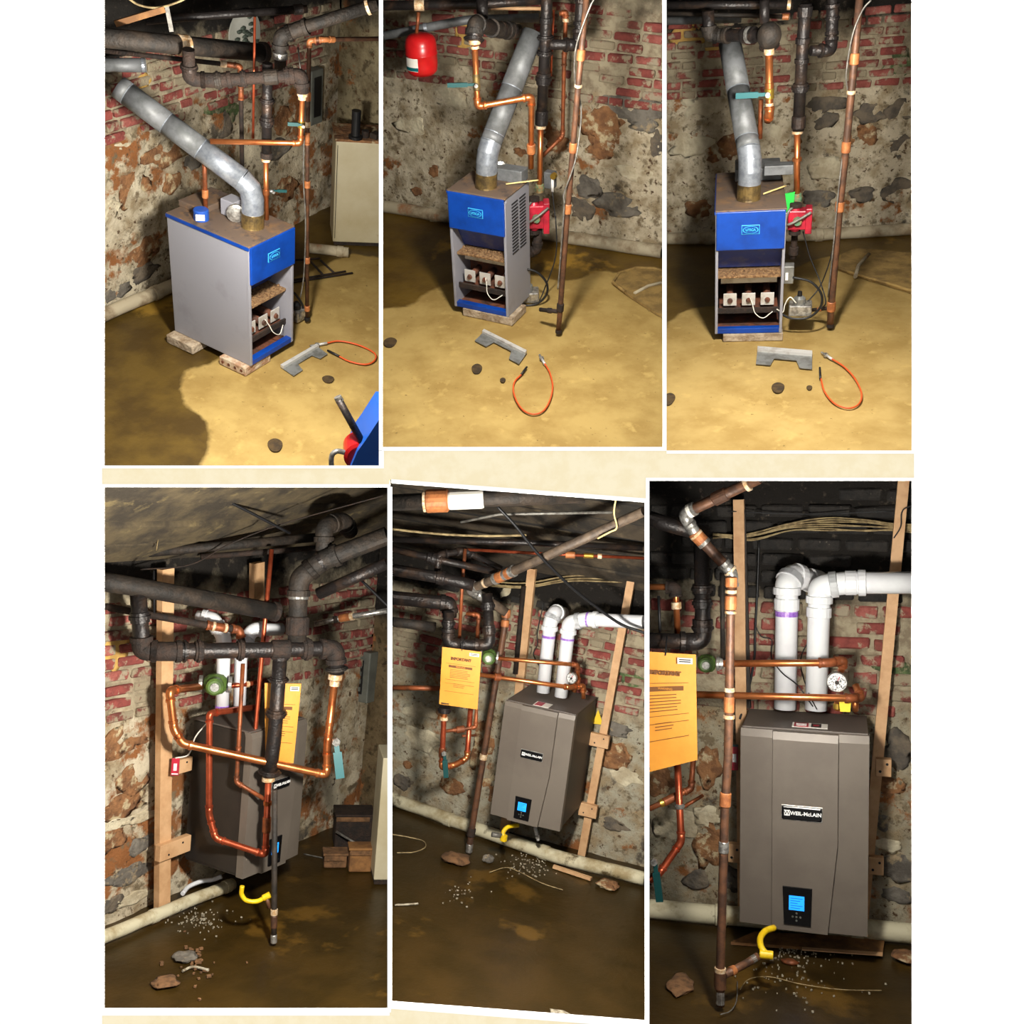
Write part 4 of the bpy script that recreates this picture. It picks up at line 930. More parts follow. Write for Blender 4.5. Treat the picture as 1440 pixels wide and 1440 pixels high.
def gas_set(zn, c, jb, dep):
    """junction box, gas valve and loops of cable on the right side of the boiler"""
    rt, fw = B.rt, B.fw; p = B.P(zn, *jb, dep); Mx = oriented(p, rt, fw, Vector((0, 0, 1)))
    T = thing('junction_box', 'small grey junction box on the boiler side', 'box', p - Vector((0, 0, .05)))
    part(T, 'box_body', MB().rbox((-.04, -.02, -.055), (.035, .06, .06), .005, Mx), 'sheet_steel'); part(T, 'switch_plate', MB().rbox((-.018, -.026, -.03), (.0, -.018, .02), .002, Mx), 'white_plastic')
    g = B.P(zn, *c, dep); g = Vector((g.x, g.y, max(g.z, .05))); Mx = oriented(g, rt, fw, Vector((0, 0, 1)))
    T = thing('gas_valve', 'silver gas valve with coiled black cable', 'valve', g - Vector((0, 0, .05)))
    part(T, 'valve_body', MB().rbox((-.075, -.05, -.045), (.07, .06, .03), .008, Mx), 'silver'); part(T, 'regulator', MB().lathe(g + Vector((-.01, 0, .03)), (0, 0, 1), [(0, .04), (.035, .038), (.05, .02)], 14), 'sheet_steel')
    part(T, 'dial', MB().lathe(g + rt * -.01 + Vector((0, 0, .08)), (0, 0, 1), [(0, .016), (.03, .014)], 10), 'rubber_black')
    q = [g + rt * x + Vector((0, 0, z)) - fw * .07 for x, z in ((-.14, .0), (-.06, -.045), (.05, -.04), (.12, .03), (.12, .12), (.05, .2), (-.06, .23))]
    part(T, 'cable', MB().tube(spline(q), .008, 8), 'rubber_black')
    q = [g + rt * x + Vector((0, 0, z)) - fw * .075 for x, z in ((-.15, .02), (-.11, .0), (-.1, .05), (-.07, .1), (-.03, .06))]
    part(T, 'thin_lead', MB().tube(spline(q), .004, 6), 'white_wire')

# ================================================================ bay 2: boiler three-quarter view, red tank
B = BAYS[2]; XR = 9
fl, wl = shell(floor_mat('floor_dry_b', (168, 142, 84), (146, 119, 65), (84, 62, 24), (104, 80, 30)),
               wall_mat('parged_wall_b', wz('b1', 700, 440), wz('b1', 700, -60), rust_amt=.6, dark_amt=.64),
               dry=dryp('b2', [(-100, 745), (150, 715), (215, 655), (340, 605), (700, 560), (850, 595), (960, 590), (1045, 545), (1130, 560), (1500, 540), (1500, 1600), (-100, 1600)]))
bricks(wl, wz('b1', 700, 455), wz('b1', 700, -40), 9, cover=.2)
stones(wl, [('b1', 1280, 540, 300, 120, 'g'), ('b1', 1320, 640, 130, 70, 'g'), ('b1', 1120, 640, 180, 180, 'r'), ('b1', 1110, 750, 130, 110, 'r'), ('b1', 1050, 960, 120, 100, 'g'), ('b1', 1210, 1050, 200, 110, 'g'), ('b1', 1010, 1060, 110, 110, 'd'),
            ('b1', 700, 772, 60, 40, 'r'), ('b1', 880, 720, 120, 100, 'r'), ('b1', 265, 870, 50, 60, 'r'), ('b1', 180, 975, 50, 40, 'r'), ('b1', 1395, 740, 60, 120, 'd'), ('b1', 410, 190, 70, 130, 'y'), ('b1', 720, 240, 90, 90, 'y'), ('b1', 620, 215, 70, 40, 'y'), ('b1', 350, 500, 160, 110, 'p'), ('b1', 1290, 880, 150, 90, 'p'), ('b1', 150, 640, 150, 90, 'p')])
hole(fl, 'b2', 47, 900, 62, 46); hole(fl, 'b2', 465, 1028, 50, 48); hole(fl, 'b2', 590, 1082, 26, 22)
old_boiler('blue-fronted boiler seen three-quarter on, beside the red tank', louvres=True)
T = thing('support_block', 'flat concrete block under the boiler front', 'block', (B.w / 2, 0, 0)); part(T, 'block_body', MB().rbox((.06, -.02, 0), (B.w + .03, B.d * .6, .056), .006), 'block_concrete')
floor_pipe('drain_pipe', 'pale drain pipe lying along the wall', [B.P('b2', 0, 238, 'f.04'), B.P('b2', 330, 292, 'f.04'), B.P('b2', 800, 372, 'f.04'), B.P('b2', 1371, 462, 'f.04')], 17, 'sewer_pipe')
top = B.z0 + B.h + .012; c0 = B.P('b1', 535, 945, 'f%g' % top); h0 = c0.dot(B.fw)
flue('grey flue leaning right from the boiler', None, [c0, B.P('b1', 540, 770, h0), B.P('b1', 772, 165, h0 + .35)], 30, [.08, .5])
# red expansion tank
p = B.P('b1', 215, 385, .75); r = B.m(p, 22); hh = B.m(p, 57)
T = thing('expansion_tank', 'red expansion tank hanging from an iron pipe', 'tank', p, here=False)
part(T, 'tank_shell', MB().tube([p + Vector((0, 0, hh * t)) for t in (0, .02, .06, .14, .28, .52, .53, .55, .56, .75, .88, .95, .985, 1)], [r * q for q in (.12, .5, .78, .95, 1, 1, 1.03, 1.03, 1, 1, .93, .75, .5, .2)], 28), 'red_paint')
part(T, 'hanger_rod', MB().tube([p + Vector((0, 0, hh)) - B.rt * .02, B.P('b1', 193, 60, .75)], .012, 8), 'dull_copper')
ax = (-B.fw - B.rt * .8).normalized(); u = Vector((-ax.y, ax.x, 0)); q0 = p + Vector((0, 0, hh * .16)) + ax * r * 1.0
lm = MB(); V = []
for i in range(9):
    a = -.5 + i / 8 * 1.0; dirv = (ax * math.cos(a) + u * math.sin(a)) * r * 1.015
    V += [p + dirv + Vector((0, 0, hh * .2)), p + dirv + Vector((0, 0, hh * .5))]
lm.add(V, [(2 * i, 2 * i + 2, 2 * i + 3, 2 * i + 1) for i in range(8)]); lb = part(T, 'paper_label', lm, 'paper_white')
lm = MB(); V2 = []
for i in range(9):
    a = -.5 + i / 8; dirv = (ax * math.cos(a) + u * math.sin(a)) * r * 1.025; V2 += [p + dirv + Vector((0, 0, hh * .21)), p + dirv + Vector((0, 0, hh * .29))]
part(lb, 'label_band', lm.add(V2, [(2 * i, 2 * i + 2, 2 * i + 3, 2 * i + 1) for i in range(8)]), 'teal_plastic')
run('heating_main', 'dark iron main across the top over the red tank', PIPE, B.pts('b1', (10, 28, .7), (500, 22, .7), (850, -5, .7)), 13, 'black_iron', fits=[(0, .37, 14, 1.15, 'solder', 'plastered_joint')])
run('breech_duct', 'long grey duct sloping behind the red tank', 'duct', B.pts('b1', (10, 182, .95), (440, 100, .95), (800, 90, 1.0)), 12, 'dull_duct', fits=[(0, .5, 5, 1.08, 'galvanized', 'joint_ring')])
run('ceiling_lath', 'pale wooden lath under the iron main', 'lath', B.pts('b1', (560, 42, .9), (890, 44, .9)), 5, 'stud_wood')
T = run('iron_elbow', 'heavy black elbow with ribbed nipple on the copper drop', PIPE, B.pts('b1', (695, 158, .55), (590, 150, .4), (480, 120, .02), (472, 205, -.02)), 21, 'black_iron', elbow='dusty_iron', bend=1.0, es=1.1, fits=[(0, .3, 5, 1.15, 'black_iron', 'rib'), (0, .55, 5, 1.15, 'black_iron', 'rib'), (0, .8, 5, 1.15, 'black_iron', 'rib'), (2, .92, 6, 1.2, 'black_iron', 'flange')])
part(T, 'upper_nipple', MB().tube(B.pts('b1', (515, 0, .35), (515, 95, .33)), B.m(c0, 16) / 2, 14), 'black_iron')
T = run('copper_supply', 'copper pipe turning right in front of the flue', PIPE, B.pts('b1', (476, 205, -.02), (492, 540, -.04), (765, 490, -.02), (762, 850, .06)), 8.5, 'copper', elbow='copper', fits=[(0, .02, 6, 1.9, 'solder', 'reducer'), (0, .1, 4, 1.4, 'solder', 'reducer'), (0, .62, 22, 1.2, 'tarnished_collar', 'valve_body'), (2, .72, 14, 1.5, 'orange_fitting', 'coupling')])
handle(T, B.P('b1', 485, 428, -.06), -B.rt, Vector((0, 0, 1)), .17, 'dark_teal', 6)
run('iron_riser', 'black iron riser with flanged unions and side tee', PIPE, B.pts('b1', (845, -60, .3), (838, 120, .3), (815, 630, .3)), 16, 'black_iron', fits=[(0, .9, 8, 1.15, 'black_iron', 'coupling'), (1, .13, 7, 1.35, 'black_iron', 'flange'), (1, .28, 7, 1.3, 'black_iron', 'flange'), (1, .53, 16, 1.3, 'black_iron', 'union'), (1, .93, 20, 1.2, 'black_iron', 'reducer')])
run('side_branch', 'short black branch joining the riser', PIPE, B.pts('b1', (850, 225, .3), (1000, 228, .36), (1015, 60, .4), (1020, -60, .4)), 14, 'black_iron', elbow='black_iron', bend=1.1)
run('copper_drop', 'copper drop between black riser and red pump', PIPE, B.pts('b1', (812, 630, .3), (805, 975, .3)), 7.5, 'copper', fits=[(0, .03, 5, 1.9, 'solder', 'solder_ring'), (0, .93, 12, 1.6, 'verdigris', 'union')])
run('feed_pipe', 'thin copper feed with ball elbow, bending behind the riser', PIPE, B.pts('b1', (905, 70, .7), (940, 62, .7), (930, 300, .7), (922, 690, .7), (820, 790, .6)), 6, 'dull_copper', elbow='dull_copper', fits=[(1, .16, 5, 1.6, 'solder', 'solder_ring')])
run('thin_riser', 'thin red copper riser behind the iron riser', PIPE, B.pts('b1', (878, 50, .45), (862, 400, .45)), 3, 'red_copper')
hg = hf('b2', 858, 850)
run('gas_pipe', 'tall leaning brown pipe with copper couplings right of the boiler', PIPE, [B.P('b1', 1048, -60, hg), B.P('b1', 1000, 450, hg), B.P('b1', 945, 1100, hg), B.P('b2', 866, 740, hg), B.P('b2', 858, 848, hg)], 8, 'brown_pipe',
    fits=[(0, .65, 15, 1.35, 'orange_fitting', 'coupling'), (0, .97, 4, 1.3, 'solder', 'solder_ring'), (1, .44, 14, 1.3, 'orange_fitting', 'coupling'), (1, .93, 14, 1.3, 'orange_fitting', 'coupling'), (2, .97, 12, 1.35, 'rusty_iron', 'tee'), (3, .6, 12, .95, 'silver', 'nipple'), (3, .95, 5, 1.2, 'rusty_iron', 'end_cap')])
run('gas_branch', 'short rusty branch pipe near the floor', PIPE, [B.P('b2', 862, 748, hg), B.P('b2', 770, 738, hg + .1)], 6, 'rusty_iron', fits=[(0, .5, 6, 1.3, 'rusty_iron', 'coupling')])
wire('conduit', 'flexible grey conduit along the leaning pipe', 'conduit', [B.P('b1', 1090, -20, hg - .03), B.P('b1', 1055, 50, hg - .03), B.P('b1', 990, 240, hg - .03), B.P('b1', 985, 400, hg + .02), B.P('b1', 1015, 540, hg + .03), B.P('b1', 1010, 660, hg + .03), B.P('b1', 985, 820, hg - .03), B.P('b1', 930, 980, hg - .03), B.P('b2', 885, 250, hg - .03), B.P('b2', 862, 560, hg - .03), B.P('b2', 855, 640, hg - .03)], 2.6, 'conduit_grey')
pump_group('b1', (800, 1090), 110, 190, .26, 'red circulator pump with looping grey wire sleeve')
run('pump_drop', 'rusty iron drop and elbow below the red pump', PIPE, B.pts('b2', (760, 350, .28), (755, 450, .28), (700, 470, .3)), 12, 'rusty_iron', elbow='rusty_iron', bend=1.0, es=1.15)
gas_set('b2', (715, 700), (668, 525), .15)
p = B.P('b1', 860, 915, .42); T = thing('relay_box', 'small dark grey relay with white lead behind the riser', 'box', p - Vector((0, 0, .05))); part(T, 'box_body', MB().rbox((p.x - .04, p.y - .02, p.z - .05), (p.x + .03, p.y + .04, p.z + .06), .005), 'dull_duct'); part(T, 'brass_nut', MB().lathe(p + Vector((.04, -.02, .05)), (0, -1, 0), [(0, .022), (.03, .02)], 8), 'brass'); part(T, 'white_lead', MB().tube([p + Vector((.03, -.03, .03)), p + Vector((.03, -.03, -.06))], .011, 8), 'white_plastic')
p = B.P('b1', 605, 850, .2); T = thing('damper_motor', 'silver damper motor behind the flue collar', 'motor', p - Vector((0, 0, .05))); part(T, 'motor_face', MB().lathe(p, -B.fw, [(0, .05), (.02, .05), (.028, .03)], 16), 'silver'); part(T, 'linkage', MB().tube([p, p + B.rt * .08 - Vector((0, 0, .03))], .012, 8), 'silver')
wire('black_cable', 'thin black cable hanging beside the leaning pipe', 'cable', [B.P('b1', 870, 970, .35), B.P('b1', 885, 1100, .3), B.P('b2', 845, 300, .25), B.P('b2', 845, 480, .2), B.P('b2', 790, 640, .15), B.P('b2', 765, 700, .12)], 1.8, 'rubber_black')
wire('yellow_lead', 'pale wooden stick lying across the boiler top', 'stick', [B.P('b1', 635, 932, 'f%g' % (top + .01)), B.P('b1', 800, 912, 'f%g' % (top + .02))], 2.2, 'twine')
bracket('notched sheet metal shield lying on the floor', 'b2', [(500, 845), (706, 948), (668, 1003), (455, 890)], .42)
cable_loop('orange cable loop lying on the floor', 'b2', [(790, 997), (815, 1040), (830, 1110), (815, 1180), (780, 1230), (730, 1242), (680, 1215), (645, 1150), (645, 1090), (680, 1050)], [(678, 1052), (705, 1015)])
o = [B.P('b2', x, y, 'f.004') for x, y in ((1120, 620), (1150, 575), (1230, 550), (1320, 552), (1400, 575), (1400, 800), (1330, 765), (1180, 665))]
T = thing('floor_slab', 'rounded brown metal cover lying flat near the wall', 'cover', o[0]); part(T, 'cover_plate', MB().prism(o, (0, 0, .02)), 'plug_plate')
part(T, 'rolled_rim', MB().tube([p + Vector((0, 0, .02)) for p in o[-1:] + o[:5]], .012, 8), 'plug_plate'); part(T, 'cross_rib', MB().tube([B.P('b2', x, y, 'f.028') for x, y in ((1225, 660), (1290, 625), (1371, 605))], .012, 8), 'sewer_pipe')

# ================================================================ bay 3: boiler head-on, green tag
B = BAYS[3]
fl, wl = shell(floor_mat('floor_dry_c', (168, 142, 86), (148, 121, 67), (84, 64, 28), (100, 78, 34)),
               wall_mat('parged_wall_c', wz('c1', 700, 490), wz('c1', 1300, 120), rust_amt=.6, dark_amt=.62),
               dry=dryp('c2', [(0, 900), (150, 790), (190, 730), (250, 680), (330, 660), (420, 655), (720, 500), (830, 450), (930, 430), (1000, 425), (1500, 425), (1500, 1600), (0, 1600)]))
bricks(wl, wz('c1', 700, 500), wz('c1', 700, 60), 9, cover=.18, smear=.45)
stones(wl, [('c1', 920, 590, 200, 90, 'd'), ('c1', 930, 680, 130, 80, 'd'), ('c1', 1180, 640, 160, 110, 'd'), ('c1', 1330, 630, 140, 100, 'd'), ('c1', 1130, 770, 160, 140, 'r'), ('c1', 1350, 830, 130, 120, 'd'), ('c1', 880, 1120, 160, 100, 'g'), ('c1', 1130, 1100, 120, 80, 'd'), ('c1', 1330, 1080, 150, 130, 'd'),
            ('c1', 380, 830, 110, 120, 'r'), ('c1', 290, 895, 60, 40, 'r'), ('c1', 210, 1180, 130, 90, 'r'), ('c1', 740, 820, 90, 80, 'r'), ('c1', 155, 200, 160, 130, 'y'), ('c1', 290, 265, 80, 80, 'y'), ('c1', 240, 600, 200, 120, 'p'), ('c1', 160, 820, 200, 120, 'p'), ('c1', 950, 950, 200, 110, 'p'), ('c1', 620, 760, 100, 120, 'p'), ('c1', 1190, 370, 140, 70, 'v'), ('c1', 1350, 360, 110, 140, 'v')])
hole(fl, 'c2', 190, 1072, 52, 54); hole(fl, 'c2', 670, 1022, 54, 46); hole(fl, 'c2', 808, 1022, 24, 20)
old_boiler('blue-fronted boiler seen head-on with pale badge, beside the green tag', louvres=False)
T = thing('support_block', 'flat concrete block under the boiler front', 'block', (B.w / 2, 0, 0)); part(T, 'block_body', MB().rbox((.05, -.025, 0), (B.w + .01, B.d * .6, .052), .006), 'block_concrete')
floor_pipe('drain_pipe', 'pale drain pipe lying along the wall', [B.P('c2', 150, 362, 'f.04'), B.P('c2', 390, 360, 'f.04'), B.P('c2', 850, 345, 'f.04'), B.P('c2', 1290, 318, 'f.04')], 16, 'sewer_pipe')
top = B.z0 + B.h + .012; c0 = B.P('c1', 490, 1120, 'f%g' % top); h0 = c0.dot(B.fw)
flue('grey flue leaning left from the boiler', None, [c0, B.P('c1', 502, 900, h0), B.P('c1', 385, 240, h0 + .5)], 32, [.1, .55])
run('heating_main', 'dark iron main across the top', PIPE, B.pts('c1', (25, 28, .7), (740, 28, .7)), 11, 'black_iron', fits=[(0, .97, 5, 1.2, 'solder', 'end_ring')])
run('lower_main', 'second dark pipe below the top main', PIPE, B.pts('c1', (25, 75, .9), (720, 95, .9)), 6, 'dusty_iron', fits=[(0, .97, 9, 1.4, 'orange_fitting', 'coupling')])
run('breech_duct', 'grey duct end beside the black elbow', 'duct', B.pts('c1', (25, 118, 1.3), (450, 105, 1.3)), 11, 'dull_duct')
T = run('iron_elbow', 'black iron bend with ribbed nipple and big elbow', PIPE, B.pts('c1', (262, 60, .6), (268, 195, .6), (340, 200, .6), (600, 195, .4), (608, 260, .35)), 17, 'black_iron', elbow='dusty_iron', bend=1.1, es=1.15, fits=[(2, .5, 4, 1.3, 'black_iron', 'rib'), (2, .6, 4, 1.3, 'silver', 'rib'), (2, .7, 4, 1.3, 'black_iron', 'rib'), (3, .95, 6, 1.4, 'black_iron', 'flange')])
part(T, 'elbow_hood', MB().blob(B.P('c1', 606, 200, .33), (B.m(c0, 16), B.m(c0, 14), B.m(c0, 17)), 1, .05, 3), 'dusty_iron'); part(T, 'upper_nipple', MB().tube(B.pts('c1', (580, 0, .36), (580, 130, .35)), B.m(c0, 13) / 2, 12), 'black_iron')
T = run('copper_supply', 'copper drop with pale teal lever in front of the flue', PIPE, B.pts('c1', (606, 280, .32), (608, 640, .32), (598, 680, .36)), 10.5, 'copper', elbow='copper', fits=[(0, .03, 8, 1.35, 'solder', 'reducer'), (0, .55, 8, 1.2, 'copper', 'coupling'), (0, .68, 14, 1.25, 'brass', 'valve_body'), (0, .85, 4, 1.12, 'solder', 'solder_ring')])
handle(T, B.P('c1', 600, 530, .28), -B.rt, Vector((0, 0, 1)), .19, 'teal_plastic', 8)
run('copper_return', 'dull copper pipe dropping behind the flue', PIPE, B.pts('c1', (560, 560, .6), (555, 780, .6)), 6.5, 'dull_copper')
run('iron_riser', 'black iron riser with flanged unions', PIPE, B.pts('c1', (812, 20, .4), (795, 240, .4), (770, 735, .4)), 17, 'black_iron', fits=[(0, .2, 14, 1.2, 'black_iron', 'coupling'), (0, .95, 8, 1.2, 'black_iron', 'coupling'), (1, .2, 6, 1.2, 'black_iron', 'coupling'), (1, .5, 12, 1.3, 'black_iron', 'union'), (1, .9, 17, 1.2, 'black_iron', 'reducer')])
run('side_branch', 'black branch rising right of the riser', PIPE, B.pts('c1', (840, 285, .4), (955, 285, .45), (962, 110, .5), (965, -60, .5)), 14, 'black_iron', elbow='black_iron', bend=1.1, fits=[(2, .05, 7, 1.3, 'black_iron', 'flange')])
run('copper_drop', 'copper drop above the red pump', PIPE, B.pts('c1', (765, 735, .4), (762, 1130, .4)), 8.5, 'copper', fits=[(0, .02, 4, 1.7, 'solder', 'solder_ring'), (0, .4, 5, 1.5, 'copper', 'tee'), (0, .95, 12, 1.6, 'verdigris', 'union')])
hg = hf('c2', 900, 750)
run('gas_pipe', 'tall leaning brown pipe with copper couplings right of the boiler', PIPE, [B.P('c1', 1120, -60, hg), B.P('c1', 1085, 350, hg), B.P('c1', 1040, 820, hg), B.P('c1', 1000, 1200, hg), B.P('c2', 905, 650, hg), B.P('c2', 900, 748, hg)], 10, 'brown_pipe',
    fits=[(0, .95, 15, 1.25, 'orange_fitting', 'coupling'), (1, .35, 5, 1.2, 'solder', 'solder_ring'), (2, .02, 15, 1.25, 'orange_fitting', 'coupling'), (2, .9, 14, 1.25, 'orange_fitting', 'coupling'), (4, .1, 14, 1.3, 'orange_fitting', 'tee'), (4, .7, 14, .9, 'silver', 'nipple'), (4, .96, 5, 1.1, 'rusty_iron', 'end_cap')])
run('gas_branch', 'short orange branch pipe near the floor', PIPE, [B.P('c2', 890, 668, hg), B.P('c2', 820, 676, hg + .06)], 5, 'rusty_iron', fits=[(0, .5, 6, 1.3, 'orange_fitting', 'coupling')])
wire('conduit', 'flexible grey conduit along the leaning pipe', 'conduit', [B.P('c1', 1180, 0, hg - .03), B.P('c1', 1130, 60, hg - .03), B.P('c1', 1075, 200, hg - .04), B.P('c1', 1040, 420, hg - .03), B.P('c1', 1050, 600, hg + .03), B.P('c1', 1000, 1040, hg - .03), B.P('c1', 975, 1300, hg - .03), B.P('c2', 915, 380, hg - .04), B.P('c2', 890, 620, hg - .03)], 2.4, 'conduit_grey')
pump_group('c1', (780, 1230), 130, 170, .33, 'red circulator pump with white wire sleeve')
run('pump_drop', 'rusty iron drop below the red pump', PIPE, B.pts('c2', (745, 320, .4), (740, 400, .4), (735, 450, .4)), 9, 'rusty_iron', fits=[(1, .3, 12, 1.5, 'rusty_iron', 'coupling')])
p = B.P('c1', 712, 1145, .36); single('green_tag', 'bright green tag hanging beside the red pump', 'tag', MB().prism([p + B.rt * x + Vector((0, 0, z)) for x, z in ((-.045, .06), (.04, .075), (.035, -.03), (-.01, -.07), (-.025, -.03))], -B.fw * .006), 'green_tag', here=False)
gas_set('c2', (770, 665), (715, 520), .12)
wire('black_cable', 'thin black cable hanging between pump and leaning pipe', 'cable', [B.P('c2', 780, 330, .38), B.P('c2', 810, 440, .35), B.P('c2', 855, 550, .3), B.P('c2', 880, 640, .2), B.P('c2', 860, 670, .15)], 1.8, 'rubber_black')
wire('crossing_cable', 'thin black cable crossing towards the floor', 'cable', [B.P('c2', 915, 400, .2), B.P('c2', 885, 500, .2), B.P('c2', 850, 580, .2), B.P('c2', 800, 640, .15)], 1.8, 'rubber_black')
p = B.P('c1', 595, 985, 'f%g' % (top + .09)); T = thing('relay_box', 'slate relay box with blue cover on the draught hood', 'box', p); part(T, 'box_body', MB().rbox((p.x - .02, p.y - .02, p.z), (p.x + .16, p.y + .08, p.z + .06), .005), 'dull_duct'); part(T, 'blue_cover', MB().rbox((p.x - .18, p.y, p.z), (p.x - .1, p.y + .06, p.z + .08), .006), 'blue_enamel')
wire('lath_stick', 'pale wooden stick lying across the boiler top', 'stick', [B.P('c1', 575, 1090, 'f%g' % (top + .01)), B.P('c1', 700, 1045, 'f%g' % (top + .02))], 2.4, 'twine')
bracket('notched sheet metal shield lying on the floor', 'c2', [(580, 848), (820, 868), (820, 938), (573, 915)], .55)
cable_loop('orange cable loop lying on the floor', 'c2', [(905, 890), (960, 925), (1010, 980), (1038, 1045), (1025, 1090), (980, 1108), (920, 1088), (875, 1035), (858, 975)], [(856, 978), (854, 930)])
o = [B.P('c2', x, y, 'f.004') for x, y in ((930, 500), (950, 440), (1010, 415), (1100, 420), (1290, 440), (1290, 615), (1150, 570), (1010, 530))]
T = thing('floor_slab', 'rounded brown metal cover lying flat near the wall', 'cover', o[0]); part(T, 'cover_plate', MB().prism(o, (0, 0, .02)), 'plug_plate')
part(T, 'rolled_rim', MB().tube([p + Vector((0, 0, .02)) for p in [o[5], o[6], o[7], o[0]]], .012, 8), 'plug_plate'); part(T, 'cross_rib', MB().tube([B.P('c2', x, y, 'f.028') for x, y in ((1010, 530), (1025, 480), (1070, 430))], .014, 8), 'sewer_pipe')
# ================================================================ bay 4: wall-hung boiler from the left, plank ceiling
B = BAYS[4]
XR = B.P('p', 505, 1137, 'w0').x
fl, wl = shell(floor_mat('floor_wet_d', (110, 84, 36), (90, 68, 30), (50, 37, 12), (64, 47, 17), .35),
               wall_mat('parged_wall_d', wz('d1', 200, 1120), wz('d1', 200, 560), rust_amt=.52, dark_amt=.64), ceil_edge=1, xr=(-2.5, XR + .03), ceil=3)
bricks(wl, wz('d1', 200, 1130), wz('d1', 200, 600), 9, cover=.12, smear=.3)
stones(wl, [('d2', 90, 90, 150, 160, 'r'), ('d2', 170, 260, 120, 140, 'r'), ('d2', 110, 400, 180, 110, 'r'), ('d2', 60, 560, 130, 110, 'r'), ('d2', 210, 580, 100, 80, 'g'), ('d2', 160, 720, 160, 90, 'g'), ('d2', 60, 870, 90, 80, 'd'), ('d1', 220, 1230, 140, 110, 'r'), ('d1', 90, 830, 90, 170, 'y'),
            ('d2', 80, 480, 120, 60, 'p'), ('d2', 180, 830, 130, 60, 'p'), ('d2', 200, 450, 120, 50, 'p')])
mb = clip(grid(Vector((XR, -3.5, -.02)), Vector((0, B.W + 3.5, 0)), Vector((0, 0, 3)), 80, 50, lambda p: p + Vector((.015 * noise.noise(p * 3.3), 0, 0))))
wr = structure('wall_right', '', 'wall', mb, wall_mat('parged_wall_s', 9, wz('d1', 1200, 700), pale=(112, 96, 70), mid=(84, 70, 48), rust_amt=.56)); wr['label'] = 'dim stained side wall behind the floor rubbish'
plank_ceiling(wz('d1', 300, 405), math.radians(36), 'ceiling_plank', n=11, wid=.2)
rt, fw = B.rt, B.fw
wall_boiler('wall-hung boiler showing its black left side')
floor_pipe('drain_pipe', 'pale plastered drain pipe along the wall foot', [B.P('d2', -30, 1040, 'f.045'), B.P('d2', 330, 890, 'f.045'), B.P('d2', 640, 765, 'f.045')], 19, 'sewer_pale')
studs('long timber stud left of the black casing', ('d1', 'd2'), (327, 420), (300, 985), 22, 'w.09')
studs('short timber stud high behind the iron main', ('d1', 'd1'), (778, 390), (775, 620), 21, 'w.06')
block('upper timber block between stud and casing', 'd2', (385, 195), 90, 68, 'w.1'); block('lower timber block between stud and casing', 'd2', (355, 590), 130, 80, 'w.12')
T = run('heating_main', 'thick dusty iron main crossing the bay', PIPE, B.pts('d1', (-20, 480, -.35), (120, 500, -.3), (880, 635, .1)), 27, 'dusty_iron', fits=[(1, .98, 8, 1.15, 'rusty_iron', 'end_ring')])
part(T, 'hanger_wire', MB().tube(B.pts('d1', (268, 430, -.2), (270, 640, -.2)), .006, 6), 'rubber_black')
run('upper_pipe', 'long rusty pipe under the planks', PIPE, B.pts('d1', (70, 355, .0), (1080, 265, .35)), 13, 'dusty_iron', fits=[(0, .02, 24, 1.5, 'rusty_iron', 'end_fitting')])
run('brown_cross_pipe', 'thin brown pipe just below the long rusty pipe', PIPE, B.pts('d1', (500, 362, .25), (1070, 318, .4)), 8, 'rusty_iron')
run('return_pipe', 'brown pipe with white ring and copper elbow', PIPE, B.pts('d1', (-20, 600, -.1), (580, 708, .05), (690, 722, .1), (705, 790, .1)), 10, 'rusty_iron', elbow='dull_copper', fits=[(0, .97, 4, 1.4, 'solder', 'solder_ring'), (1, .35, 4, 1.4, 'solder', 'solder_ring')])
run('iron_manifold', 'rusty iron manifold with unions and big elbow', PIPE, B.pts('d1', (190, 525, -.26), (210, 825, -.25), (330, 830, -.25), (1165, 815, -.05), (1172, 940, -.05)), 23, 'black_iron', elbow='rusty_iron', bend=1.2, es=1.2,
    fits=[(0, .45, 16, 1.15, 'black_iron', 'flange'), (2, .1, 9, 1.22, 'black_iron', 'union'), (2, .18, 12, 1.25, 'rusty_iron', 'union'), (2, .42, 10, 1.2, 'rusty_iron', 'union'), (2, .66, 26, 1.25, 'rusty_iron', 'tee'), (2, .82, 14, 1.3, 'rusty_iron', 'union'), (3, .8, 6, 1.3, 'dusty_iron', 'flange')])
run('iron_upright', 'shiny black upright between manifold and overhead pipe', PIPE, B.pts('d1', (975, 780, -.08), (985, 470, -.05), (1100, 380, -.05), (1440, 250, -.15)), 26, 'dusty_iron', elbow='dusty_iron', bend=1.1, es=1.1, fits=[(0, .25, 26, 1.25, 'rusty_iron', 'coupling'), (0, .75, 14, 1.1, 'silver', 'coupling'), (1, .95, 7, 1.15, 'black_iron', 'coupling')])
run('upper_elbow', 'dusty elbow under the plank ceiling', PIPE, B.pts('d1', (1105, 380, -.02), (1110, 210, .0), (1200, 180, .1), (1240, 240, .2)), 22, 'dusty_iron', elbow='dusty_iron', bend=1.0, es=1.1)
run('lower_overhead', 'dark overhead pipe below the sloping main', PIPE, B.pts('d1', (1080, 545, .05), (1440, 385, -.1)), 17, 'black_iron')
T = run('copper_supply', 'copper pipe looping from the iron elbow to the green pump', PIPE, [B.P('d1', 1165, 945, -.06), B.P('d1', 1125, 1290, -.06), B.P('d2', 1095, 240, -.06), B.P('d2', 400, 88, -.12), B.P('d1', 368, 1215, -.1), B.P('d1', 345, 1022, -.1), B.P('d1', 500, 1003, .1)], 11, 'copper', elbow='copper', bend=1.2, es=1.1,
    fits=[(0, .03, 8, 1.9, 'solder', 'reducer'), (0, .12, 8, 1.35, 'solder', 'reducer'), (0, .7, 5, 1.15, 'copper', 'coupling')])
